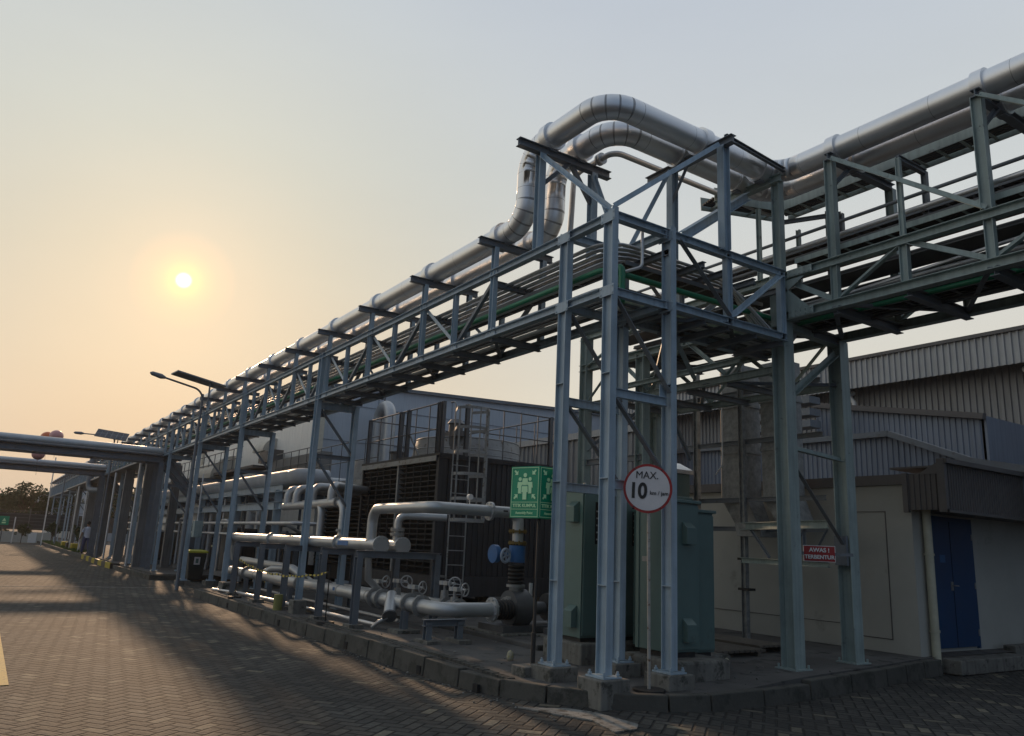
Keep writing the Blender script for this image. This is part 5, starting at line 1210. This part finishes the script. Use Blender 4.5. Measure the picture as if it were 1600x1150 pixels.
# elbows manifold over the second tower
mf = thing('pipe_manifold', 'grey manifold with four curved inlet elbows left of the louvred tower', 'pipe', (-19, 6.6, 2.3))
MB().tube([(-20.7, 6.6, 2.36), (-16.9, 6.6, 2.40)], .10, 20).build('tube', M_PIPE, mf)
for x in (-20.5, -19.8, -18.6, -17.35):
    MB().tube(route([(x, 6.6, 2.4), (x, 6.6, 2.82), (x+.0, 8.6, 2.82)] if x < -18 else [(x, 6.6, 2.4), (x, 6.6, 2.80), (x-.6, 7.3, 2.80), (x-.9, 7.85, 2.8)], .34, 7), .10, 18).build('elbow', M_PIPE, mf)
for x in (-17.9, -16.55):
    MB().tube(route([(x-.55, 6.6, 2.38), (x, 6.6, 2.38), (x, 6.6, 1.6)], .26, 7), .085, 18).build('down_pipe', M_PIPE, mf)
part(mf, 'flange', M_FLANGE, lambda m: flange(m, (-16.55, 6.6, 1.78), (0,0,1), .13))
part(mf, 'flange', M_FLANGE, lambda m: flange(m, (-16.88, 6.6, 2.40), (1,0,0), .13))
# barrier tape on two stanchions
for i, (x, y, lab) in enumerate(((-18.45, 4.98, 'left thin black stanchion holding the barrier tape'), (-12.9, 5.0, 'right thin black stanchion holding the barrier tape'))):
    s = thing('barrier_stanchion', lab, 'stanchion', (x, y, .2), 'tape stanchions')
    MB().cyl((x, y, isl_z(x, y)), (x, y, 1.16), .011, n=8).build('pole', M_BLACK, s)
    MB().cyl((x, y, isl_z(x, y)-.01), (x, y, isl_z(x, y)+.035), .15, n=20).build('base', M_RUBBER, s)
m = MB(); n_t = 60; P_ = []
for i in range(n_t+1):
    f = i/n_t; x = -18.45+5.55*f; z = 1.04-.20*4*f*(1-f)*.9+.01*math.sin(f*40); P_.append(Vector((x, 4.985+.01*math.sin(f*23), z)))
for i, (a_, b_) in enumerate(zip(P_, P_[1:])): m.cur = i % 2; m.bar(a_, b_, .004, .03+.012*math.sin(i*1.7))
o = m.build('barrier_tape', [mat('tape_yellow', (.55, .45, .05), .5), M_BLACK]); o['label'] = 'yellow and black barrier tape sagging between the two stanchions'; o['category'] = 'barrier tape'

# ---------------------------------------------------------------- bins
def bin_(x, y, label, lid, body, z0=.18):
    b = thing('waste_bin', label, 'waste bin', (x, y, z0), 'wheeled waste bins')
    vs = []
    for z, s in ((z0+.06, .24), (z0+.93, .31)): vs += [(x-s, y-s*.95, z), (x+s, y-s*.95, z), (x+s, y+s*.95, z), (x-s, y+s*.95, z)]
    MB()._add(vs, [(0,3,2,1),(4,5,6,7),(0,1,5,4),(1,2,6,5),(2,3,7,6),(3,0,4,7)]).build('body', body, b, bev=.03)
    vs = []
    for z, s in ((z0+.93, .335), (z0+.99, .325), (z0+1.03, .23)): vs += [(x-s, y-s, z), (x+s, y-s, z), (x+s, y+s, z), (x-s, y+s, z)]
    MB()._add(vs, [(0,3,2,1),(8,9,10,11)]+[(4*r+i, 4*r+(i+1) % 4, 4*r+4+(i+1) % 4, 4*r+4+i) for r in range(2) for i in range(4)]).build('lid', lid, b, bev=.012)
    m = MB(); m.poly([(x+.296, y-.10, z0+.55), (x+.296, y+.09, z0+.55), (x+.318, y+.09, z0+.80), (x+.318, y-.10, z0+.80)], (.006, 0, 0)); m.build('sticker', M_SIGNW, b)
    m = MB(); m.poly([(x+.306, y-.05, z0+.60), (x+.306, y+.04, z0+.60), (x+.322, y+.04, z0+.75), (x+.322, y-.05, z0+.75)], (.004, 0, 0)); m.build('sticker_mark', M_CAB, b)
    for s in (-1, 1): MB().cyl((x-.2, y+s*.25, z0+.09), (x-.2, y+s*.29, z0+.09), .09, n=16).build('wheel', M_RUBBER, b)
bin_(-28.25, 6.18, 'black wheeled bin with a bright yellow lid and white sticker by the kerb', M_YEL, M_LIDD, .0)
bin_(-29.6, 7.35, 'dark bin with a faded lid behind a rack column', mat('faded_lid', (.34, .31, .16), .6), mat('bin_maroon', (.07, .03, .03), .6))
bin_(-31.6, 8.45, 'dark bin with a dull ochre lid, right of the faded one', mat('ochre_lid', (.30, .22, .05), .6), M_LIDD)

# ---------------------------------------------------------------- street lamps
def lamp(x, y, zt, head, panel, pang, label, tilt=0.0):
    l = thing('solar_street_lamp', label, 'street lamp', (x, y, .15), 'solar street lamps')
    MB().tube([(x, y, -.02 if x > -28 else .15), (x, y, zt*.55), (x, y, zt-.15)], [.055, .045, .036], 12).build('pole', M_STEELF, l)
    MB().tube(route([(x, y, zt-.6), (x, y, zt-.05), head], .35, 8), .028, 10).build('arm', M_STEELF, l)
    hd = Vector(head); d = (hd-Vector((x, y, zt-.05))).normalized()
    MB().tube([hd-d*.02, hd+d*.1, hd+d*.36, hd+d*.42], [.035, .075, .06, .02], 10).build('lamp_head', M_STEELF, l)
    q = MB(); cx, cy, cz = panel
    q.cyl((x+.22, y+.12, zt-.5), (x+.22, y+.12, cz-.03), .024, n=8); q.cyl((x, y, zt-.55), (x+.22, y+.12, zt-.5), .02, n=6); q.build('panel_mast', M_STEELF, l)
    u = Vector((math.cos(pang), math.sin(pang), -.16)).normalized(); v = Vector((-math.sin(pang), math.cos(pang), -.0)); v = (v+Vector((0,0,tilt))).normalized(); u = (u-v*u.dot(v)).normalized(); nn = u.cross(v)
    c = Vector((cx, cy, cz)); m = MB(); L_, W_ = .72, .34
    m.poly([c-u*L_-v*W_, c+u*L_-v*W_, c+u*L_+v*W_, c-u*L_+v*W_], nn*.04); m.build('solar_panel', M_STEELF, l)
    m = MB()
    for i in range(6):
        for j in range(2): a_ = c+nn*.041-u*L_+u*(2*L_*(i+.05)/6)-v*W_+v*(2*W_*(j+.05)/2); m.poly([a_, a_+u*(2*L_*.9/6), a_+u*(2*L_*.9/6)+v*(W_*.9), a_+v*(W_*.9)], nn*.002)
    m.build('solar_cells', M_PANEL, l)
lamp(-24.0, 4.85, 5.75, (-24.0, 3.75, 5.93), (-24.0, 4.68, 5.98), R(95), 'nearest solar street lamp with its arm over the road')
lamp(-43.0, 4.85, 6.1, (-43.0, 3.45, 6.05), (-43.0, 4.70, 6.10), R(70), 'second solar street lamp beyond the overhead pipe bridge', .75)
lamp(-70.0, 4.9, 6.0, (-70.0, 4.2, 5.95), (-70.0, 5.4, 6.3), R(80), 'farthest solar street lamp at the end of the road')

# ---------------------------------------------------------------- overhead bridges across the road
def bridge(x, z, yend, label, s=1.0):
    b = thing('overhead_pipe_bridge', label, 'pipe bridge', (x, yend, z), 'pipe bridges over the road')
    MB().hb((x-.5*s, -22, z), (x-.5*s, yend, z), .30*s, .16*s, .012).build('girder', M_STEELF, b)
    MB().hb((x+.5*s, -22, z), (x+.5*s, yend, z), .30*s, .16*s, .012).build('girder', M_STEELF, b)
    MB().cyl((x+.30*s, -22, z+.30*s), (x+.30*s, yend, z+.30*s), .14*s, n=18).build('pipe', M_PIPE, b)
    MB().cyl((x-.1*s, -22, z+.26*s), (x-.1*s, yend, z+.26*s), .10*s, n=14).build('pipe', M_PIPE, b)
    MB().cyl((x+.62*s, -22, z+.12*s), (x+.62*s, yend, z+.12*s), .06*s, n=14).build('pipe', M_PIPED, b)
    y = yend-.5
    while y > -22: MB().hb((x-.5*s, y, z-.05), (x+.5*s, y, z-.05), .12, .1).build('cross_beam', M_STEELF, b); y -= 1.9
    for xx in (x-.5*s, x+.5*s):
        MB().hb((xx, yend-.05, .15), (xx, yend-.05, z-.15*s), .18, .18, .014, upv=(1,0,0)).build('post', M_STEELF, b)
        MB().hb((xx, yend+.05, z-1.7*s), (xx, yend+.0, z-1.69*s), .1, .1) 
        MB().hb((xx, yend+1.6, z-1.6*s), (xx, yend+.1, z-.1), .22*s, .16*s).build('knee_brace', M_STEELF, b)
    MB().hb((x-.5*s, -21.8, .0), (x-.5*s, -21.8, z-.15*s), .2, .2, .014).build('post', M_STEELF, b)
    MB().hb((x+.5*s, -21.8, .0), (x+.5*s, -21.8, z-.15*s), .2, .2, .014).build('post', M_STEELF, b)
bridge(-33.2, 4.32, 5.5, 'nearer pipe bridge of girders crossing over the road')
bridge(-46.5, 4.42, 5.0, 'farther and lower looking pipe bridge crossing over the road')
vp = thing('vertical_pipe', 'thick dark pipe dropping and turning in under the far rack', 'pipe', (-52, 5, 4))
MB().tube(route([(-52.5, 4.95, 5.9), (-52.5, 4.95, 3.75), (-49.5, 6.4, 3.7)], .4, 6), .18, 16).build('tube', M_STEELF, vp)
for x, y, z, mt_, lab, s in ((-40, 2.17, 5.50, M_PINK, 'round pale pink balloon above the nearer pipe bridge', .30), (-40.5, 1.86, 5.44, M_ORANGE, 'round orange balloon left of the pink one', .30), (-44, 1.77, 4.93, M_PINK, 'pink balloon hanging between the two pipe bridges', .30)):
    b = thing('balloon', lab, 'balloon', (x, y, z), 'balloons over the road')
    MB().ball((x, y, z), s*.95, 20, 14, (1, 1, .92)).build('skin', mt_, b)
    MB().cyl((x, y, z-s*.98), (x, y, z-s*.86), .03, .01, n=8).build('knot', mt_, b)
    MB().tube([(x, y, z-s), (x+.1, y+.05, z-s-.7)], .006, 5).build('string', M_DARK, b)

# ---------------------------------------------------------------- low rack, tanks and pipes deep under the main rack
lr = thing('low_pipe_rack', 'low blue grey beam frame with a thick white pipe behind the rack columns', 'pipe rack', (-30, 7, .2))
for z in (2.95, 2.45): MB().hb((-50, 7.0, z), (-22.3, 7.0, z), .22, .15, .012).build('beam', M_STEEL, lr)
for z in (2.95, ): MB().hb((-50, 8.4, z), (-22.3, 8.4, z), .22, .15, .012).build('beam', M_STEEL, lr)
for x in (-22.6, -27, -32, -37, -43, -49):
    for y in (7.0, 8.4): MB().hb((x, y, .15), (x, y, 2.9), .18, .16, .012, upv=(1,0,0)).build('post', M_STEEL, lr)
    MB().hb((x, 7.0, 2.75), (x, 8.4, 2.75), .18, .12).build('cross_beam', M_STEELF, lr)
for y, z, r, mt_, lab in ((7.4, 3.3, .24, mat('chalky_pipe', (.42, .44, .46), .55, 0, .15, 2), 'thick white pipe on the low blue frame'), (7.95, 3.2, .14, M_PIPE, 'grey pipe behind the thick white one'), (6.9, 1.95, .05, M_CONDUIT, 'thin pale pipe below the low frame'), (6.9, 1.6, .04, M_CONDUIT, 'lowest thin pale pipe below the low frame')):
    o = MB().tube(route([(-49, y, z), (-22.0 if r > .1 else -20.8, y, z), (-22.0 if r > .1 else -20.8, y+.8, z)], r*1.5, 5), r, 16).build('pipe', mt_); o['label'] = lab; o['category'] = 'pipe'; o['group'] = 'pipes on the low frame'
rc = random.Random(3)
for k in range(30):
    x = -49+k*.9+rc.uniform(-.2, .2); y = rc.choice([7.2, 7.6, 8.1, 8.6]); z1 = rc.uniform(1.6, 3.0); r = rc.choice([.035, .05, .08, .11])
    MB().tube(route([(x, y, .2), (x, y, z1), (x+rc.choice([-.7, .7, .5]), y, z1)], .12, 4), r, 10).build('drop_pipe', rc.choice([M_PIPE, M_PIPED, M_CONDUIT, M_STEELF]), lr)
for k in range(10):
    x = -48+k*2.6+rc.uniform(-.4, .4); w2 = rc.uniform(.5, 1.1); h2_ = rc.uniform(.8, 1.9)
    MB().box((x, 8.7, .2), (x+w2, 9.2, .2+h2_)).build('equipment_box', rc.choice([M_LOUVD, M_TOWER, M_STEELF, M_CAB]), lr, bev=.02)
for z in (1.2, 1.45, 2.05): MB().tube([(-49, 7.5+z*.3, z), (-23.5, 7.5+z*.3, z)], .035, 8).build('long_pipe', M_PIPE, lr)
for k in range(8): MB().hb((-48+k*3.3, 8.5, .2), (-48+k*3.3, 8.5, 3.7), .14, .12, .01, upv=(1,0,0)).build('post', M_STEELF, lr)
dk = thing('service_platform', 'dark grated service platform behind the rack columns', 'platform', (-30, 9, 3.6))
for z in (3.3, 3.75, 4.2): MB().box((-60, 8.6, z), (-31.5, 9.35, z+.12)).build('walkway', M_FLASH, dk)
for k in range(24): MB().cyl((-59+k*1.1, 8.62, 4.3), (-59+k*1.1, 8.62, 5.2), .02, n=6).build('rail_post', M_PIPED, dk)
for z in (4.75, 5.2): MB().cyl((-60, 8.62, z), (-33.4, 8.62, z), .022, n=6).build('guard_rail', M_PIPED, dk)
random.seed(11)
tl = ['pale', 'cream', 'grey', 'light grey', 'dull white', 'sand coloured']
for i, (x, y, r, h, mt_, lab) in enumerate(((-29.5, 8.3, .35, 2.2, M_PIPE, 'grey upright vessel behind the bins'), (-35, 7.8, .5, 2.4, M_WHITEW, 'pale upright vessel left of the bins'), (-40.5, 7.6, .45, 2.0, M_PIPE, 'grey upright vessel under the far deck'), (-46, 7.9, .5, 2.4, M_WHITEW, 'cream upright vessel deep under the far rack'))):
    t = thing('vessel', lab, 'vessel', (x, y, .2), 'upright vessels')
    m = MB(); m.tube([(x, y, .5), (x, y, .6), (x, y, .5+h-.25), (x, y, .5+h-.08), (x, y, .5+h)], [r*.6, r, r, r*.75, r*.15], 20); m.build('shell', mt_, t)
    for k in range(3): a = 2*math.pi*k/3; MB().box((x+r*.7*math.cos(a)-.05, y+r*.7*math.sin(a)-.05, .15), (x+r*.7*math.cos(a)+.05, y+r*.7*math.sin(a)+.05, .7)).build('leg', M_STEELF, t)
    MB().cyl((x, y, .5+h), (x, y, .5+h+.5), .06, n=10).build('nozzle', mt_, t)
for i, (x, y, w_, d_, h, mt_, lab) in enumerate(((-23.9, 8.2, 1.3, .9, 1.35, M_LOUVD, 'dark rectangular tank behind the portal frames'), (-28.2, 7.5, 1.7, .8, 1.45, M_TOWER, 'dark equipment skid behind the yellow lidded bin'), (-33.6, 7.2, 1.5, .8, 1.5, M_STEELF, 'grey equipment skid under the nearer pipe bridge'), (-38.5, 6.9, 1.6, .7, 1.2, M_TOWER, 'low dark skid under the far deck'))):
    t = thing('equipment_skid', lab, 'equipment', (x, y, .2), 'equipment skids')
    MB().box((x-w_/2, y-d_/2, .35), (x+w_/2, y+d_/2, .35+h)).build('tank', mt_, t, bev=.04)
    MB().box((x-w_/2-.1, y-d_/2-.1, .18), (x+w_/2+.1, y+d_/2+.1, .35)).build('base_frame', M_STEELF, t)
    MB().tube(route([(x-.3, y-d_/2-.15, .35), (x-.3, y-d_/2-.15, h+.6), (x+.4, y-d_/2-.15, h+.6), (x+.4, y, h+.3)], .12, 4), .05, 10).build('pipework', M_PIPE, t)
    MB().tube(route([(x+.5, y-d_/2-.12, .3), (x+.5, y-d_/2-.12, h*.7), (x+.9, y-d_/2-.12, h*.7), (x+.9, y-d_/2-.12, .2)], .1, 4), .035, 8).build('pipework', M_CONDUIT, t)
jb = thing('junction_box', 'small grey junction box fixed to a rack column', 'junction box', (-26.1, 5.5, 1.6))
MB().box((-26.15, 5.5, 1.45), (-25.85, 5.75, 1.95)).build('box', M_GREENST, jb, bev=.01); MB().cyl((-26, 5.6, 1.95), (-26, 5.6, 3.4), .02, n=8).build('conduit', M_CONDUIT, jb)
ky = MB()
for i in range(12): ky.cur = i % 2; ky.box((-29.5+i*.5, 7.75, .15), (-29.0+i*.5-.01, 7.9, .34))
o = ky.build('striped_kerb', [M_KERBY, M_BLACK]); o['label'] = 'yellow and black striped upstand behind the bins'; o['category'] = 'kerb'
for i, x in enumerate((-58, -61.5, -65)):
    o = MB().box((x-.5, 5.0, .1), (x+.5, 5.45, .55)).build('kerb_block', [M_KERBY, M_BLACK, M_KERBY][i], bev=.03); o['label'] = ['bright yellow block at the foot of the far rack', 'black block between the yellow ones', 'farther yellow block at the foot of the far rack'][i]; o['category'] = 'kerb block'

# ---------------------------------------------------------------- person
def person(x, y, z, hd):
    p = thing('person', 'person in a white shirt and blue trousers walking at the edge of the road', 'person', (x, y, z))
    f = Vector((math.cos(hd), math.sin(hd), 0)); s = Vector((-f.y, f.x, 0)); Z = Vector((0,0,1)); o = Vector((x, y, z))
    def q(a, b, c): return o+f*a+s*b+Z*c
    m = MB()
    J = [q(0,0,.92), q(.0,0,1.12), q(.02,0,1.38), q(.03,0,1.47), q(.05,0,1.62)]
    m.tube([q(.0,0,1.42), q(.03,0,1.50), q(.04,0,1.53)], [.06, .055, .055], 12)
    m.ball(q(.05, 0, 1.62), .105, 16, 12, (.95, .8, 1.15)); m.ball(q(.155, 0, 1.61), .018, 6, 5)
    for k in (-1, 1):
        m.ball(q(.05, k*.085, 1.61), .022, 6, 5, (.6, .4, 1.2))
        a = [q(.0+k*.10, k*.25, 1.08), q(.08+k*.16, k*.25, .86), q(.1+k*.18, k*.25, .78)]
        m.tube([q(.0, k*.2, 1.40), q(k*.04, k*.24, 1.25), a[0], a[1], a[2]], [.05, .045, .04, .028, .03], 10)
        for n_, (dx, dy, ln) in enumerate(((.02, -.012, .08), (.01, -.004, .09), (0, .004, .085), (-.01, .012, .07), (.035, -.02, .05))):
            t0 = a[2]+f*dx+s*dy; m.tube([t0, t0-Z*ln*.6+f*.01, t0-Z*ln+f*.02], [.009, .008, .006], 6)
    m.build('body', M_SKIN, p)
    m = MB(); m.tube([q(0,0,.86), q(0,0,.95), q(0,0,1.15), q(.01,0,1.36), q(.02,0,1.46)], [.17, .165, .17, .19, .07], 18)
    for k in (-1, 1): m.tube([q(.0, k*.15, 1.41), q(k*.03, k*.235, 1.28), q(k*.06, k*.25, 1.16)], [.07, .062, .058], 12)
    m.build('shirt', M_FABW, p)
    m = MB()
    for k in (-1, 1): m.tube([q(0, k*.07, .93), q(k*.08, k*.09, .70), q(k*.12, k*.09, .48), q(k*.17-.02, k*.09, .10)], [.125, .10, .078, .065], 14)
    m.build('trousers', M_FABB, p)
    for k in (-1, 1):
        m = MB(); m.tube([q(k*.17-.07, k*.09, .05), q(k*.17+.02, k*.09, .05), q(k*.17+.16, k*.09, .035)], [.045, .05, .03], 12); m.build('shoe', M_BLACK, p)
    m = MB(); m.ball(q(.02, 0, 1.66), .112, 16, 10, (.95, .85, .95)); m.build('hair', M_HAIR, p)
person(-49.8, 5.02, .17, R(200))

# ---------------------------------------------------------------- far end: trees, shrubs, fence, building
def tree(x, y, h, cr, label, seed, trunk=.16, dens=1500, kind='tree', flat=.75, grp='trees at the end of the road'):
    rnd = random.Random(seed); t = thing(kind, label, kind, (x, y, 0), grp)
    m = MB(); tips = []
    top = Vector((x+rnd.uniform(-.3, .3), y+rnd.uniform(-.3, .3), h*.55)); m.tube([(x, y, 0), (x+.1, y, h*.3), top], [trunk, trunk*.75, trunk*.5], 8)
    for k in range(9):
        a = rnd.uniform(0, 6.28); l = cr*rnd.uniform(.5, .95); e = top+Vector((math.cos(a)*l, math.sin(a)*l, h*rnd.uniform(.05, .38))); s0 = Vector((x+.1, y, h*rnd.uniform(.28, .55)))
        m.tube([s0, (s0+e)/2+Vector((0,0,.2)), e], [trunk*.4, trunk*.25, trunk*.1], 6); tips.append(e)
    m.build('trunk', M_BARK, t)
    m = MB(); cl = tips+[top+Vector((0, 0, h*.3)), top]
    cl += [c+Vector((rnd.gauss(0, cr*.3), rnd.gauss(0, cr*.3), rnd.gauss(0, h*.08))) for c in cl for _ in range(2)]
    rs = [cr*rnd.uniform(.22, .42) for _ in cl]
    for i in range(dens):
        k = rnd.randrange(len(cl)); d = Vector((rnd.gauss(0,1), rnd.gauss(0,1), rnd.gauss(0,1))).normalized()*rs[k]*rnd.random()**.4
        c = cl[k]+Vector((d.x, d.y, d.z*flat)); s = rnd.uniform(.12, .26)*max(.5, cr/3); u = Vector((rnd.gauss(0,1), rnd.gauss(0,1), rnd.gauss(0,.6))).normalized(); v = u.orthogonal().normalized()
        m._add([c-u*s, c-v*s*.5, c+u*s, c+v*s*.5], [(0,1,2,3)])
    m.build('crown', M_LEAF, t)
tree(-108, 1.2, 4.6, 2.4, 'leftmost tree crown at the frame edge beyond the road', 1, .2, 3600)
tree(-112, 4.6, 5.6, 3.0, 'tallest feathery tree left of the far rack end', 2, .22, 4200)
tree(-104, 8.6, 5.4, 3.0, 'dense tree directly behind the first far rack columns', 3, .22, 4200)
tree(-96, 14.0, 5.4, 3.2, 'tree seen through the far rack columns', 4, .2, 3000)
tree(-90, 19.5, 6.0, 3.2, 'rightmost tree glimpsed between the far columns', 5, .2, 1500)
tree(-116, -4, 6, 3, 'tree just outside the left edge behind the green sign', 6, .2, 1000)
for i, (x, y, h, lab) in enumerate(((-78, 3.0, 1.7, 'slender dark shrub in front of the far white wall'), (-74, 4.9, 1.9, 'conical shrub next to the first far column'), (-60, 5.9, 1.5, 'shrub at the foot of the far deck'), (-86, 1.4, 1.4, 'shrub below the green sign'))):
    tree(x, y, h, .42, lab, 20+i, .03, 500, 'shrub', 1.6, 'shrubs at the far end')
m = MB(); rnd = random.Random(5)
for i in range(2600):
    x = rnd.uniform(-88, -52); y = rnd.uniform(4.75, 5.8); hgt = rnd.uniform(.08, .2); a = rnd.uniform(0, 3.14)
    m._add([(x-.03*math.cos(a), y-.03*math.sin(a), .17), (x+.03*math.cos(a), y+.03*math.sin(a), .17), (x+rnd.uniform(-.05,.05), y, .17+hgt)], [(0,1,2)])
m.build('grass', M_GRASS, kind='stuff', label='grass strip behind the far kerb', category='grass')
wl = thing('boundary_wall', 'low pale boundary wall with a dark mesh fence above at the road end', 'wall', (-84, 0, 0))
MB().box((-84.2, -30, 0), (-84.0, 5.6, .95)).build('wall', M_CREAM, wl)
m = MB(); y = -30
while y < 8: m.cyl((-84.1, y, 1.1), (-84.1, y, 3.0), .04, n=6); y += 2.4
for z in (1.3, 1.6, 1.9, 2.2, 2.5, 2.8): m.bar((-84.1, -30, z), (-84.1, 8, z), .03)
m.build('mesh_fence', M_PIPED, wl)
MB().box((-84.4, -30, 1.15), (-84.25, 12, 2.6)).build('screen', M_LOUV, wl)
o = MB().box((-79.6, 3.55, .1), (-79.4, 4.15, .95)).build('white_board', M_WHITE); o['label'] = 'pale board leaning by the far wall between the shrubs'; o['category'] = 'board'
hb2 = thing('distant_hall', 'long low blue grey hall roof seen past the far rack end', 'hall', (-115, 10, 0))
MB().box((-150, 8.5, 0), (-100, 30, 5.6)).build('wall', M_BLUEW, hb2); MB().box((-150, 5.2, 4.3), (-104, 8.5, 5.0)).build('roof', M_BLUEW, hb2)
for k in range(10): MB().box((-99.98, 8.9+k*1.3, 4.2), (-99.9, 9.8+k*1.3, 5.1)).build('window', M_SIGNW, hb2)
gs = thing('direction_sign', 'small green board with a pale symbol on a thin post at the far left edge', 'sign', (-70, 1.3, 0))
MB().cyl((-70, 1.38, 0), (-70, 1.38, 1.3), .04, n=8).build('post', M_PIPED, gs)
MB().box((-70.03, 1.1, 1.50), (-69.97, 1.72, 2.15)).build('board', M_SGREEN, gs)
m = MB(); m.poly([(-69.965, 1.28, 1.78), (-69.965, 1.54, 1.78), (-69.965, 1.41, 2.02)], (.01, 0, 0)); m.box((-69.965, 1.28, 1.62), (-69.955, 1.54, 1.72)); m.build('symbol', M_LIME, gs)
for x, y, lab in ((-73, 4.2, 'thin white utility pole at the far kerb'), (-80, 2.4, 'white post in front of the far wall')):
    o = MB().cyl((x, y, 0), (x, y, 7.0 if x > -75 else 2.2), .045, n=8).build('pole', M_CONDUIT); o['label'] = lab; o['category'] = 'pole'
for k, (x, y, z1) in enumerate(((-34.2, 5.05, 4.2), (-41.5, 5.1, 4.2), (-53, 5.1, 4.2), (-58, 5.05, 4.2))):
    o = MB().tube([(x, y-.12, .2), (x, y-.12, z1)], .045, 8).build('downpipe', M_CONDUIT); o['label'] = f'{["first","second","third","fourth"][k]} pale vertical pipe on the broad legs of the far deck, counted from the bins'; o['category'] = 'pipe'; o['group'] = 'vertical pipes on the far deck'

# ---------------------------------------------------------------- haze in the air
hm = bpy.data.materials.new('haze_air'); hm.use_nodes = True; ht = hm.node_tree; ht.nodes.clear()
ho = ht.nodes.new('ShaderNodeOutputMaterial'); hv = ht.nodes.new('ShaderNodeVolumePrincipled')
hv.inputs['Color'].default_value = (.95, .86, .74, 1); hv.inputs['Density'].default_value = .0004; hv.inputs['Anisotropy'].default_value = .35
ht.links.new(hv.outputs[0], ho.inputs['Volume'])
m = MB(); m.box((-640, -320, -1.2), (60, 320, 10.5)); o = m.build('haze', hm, kind='stuff', label='thin warm evening haze over the yard', category='haze')
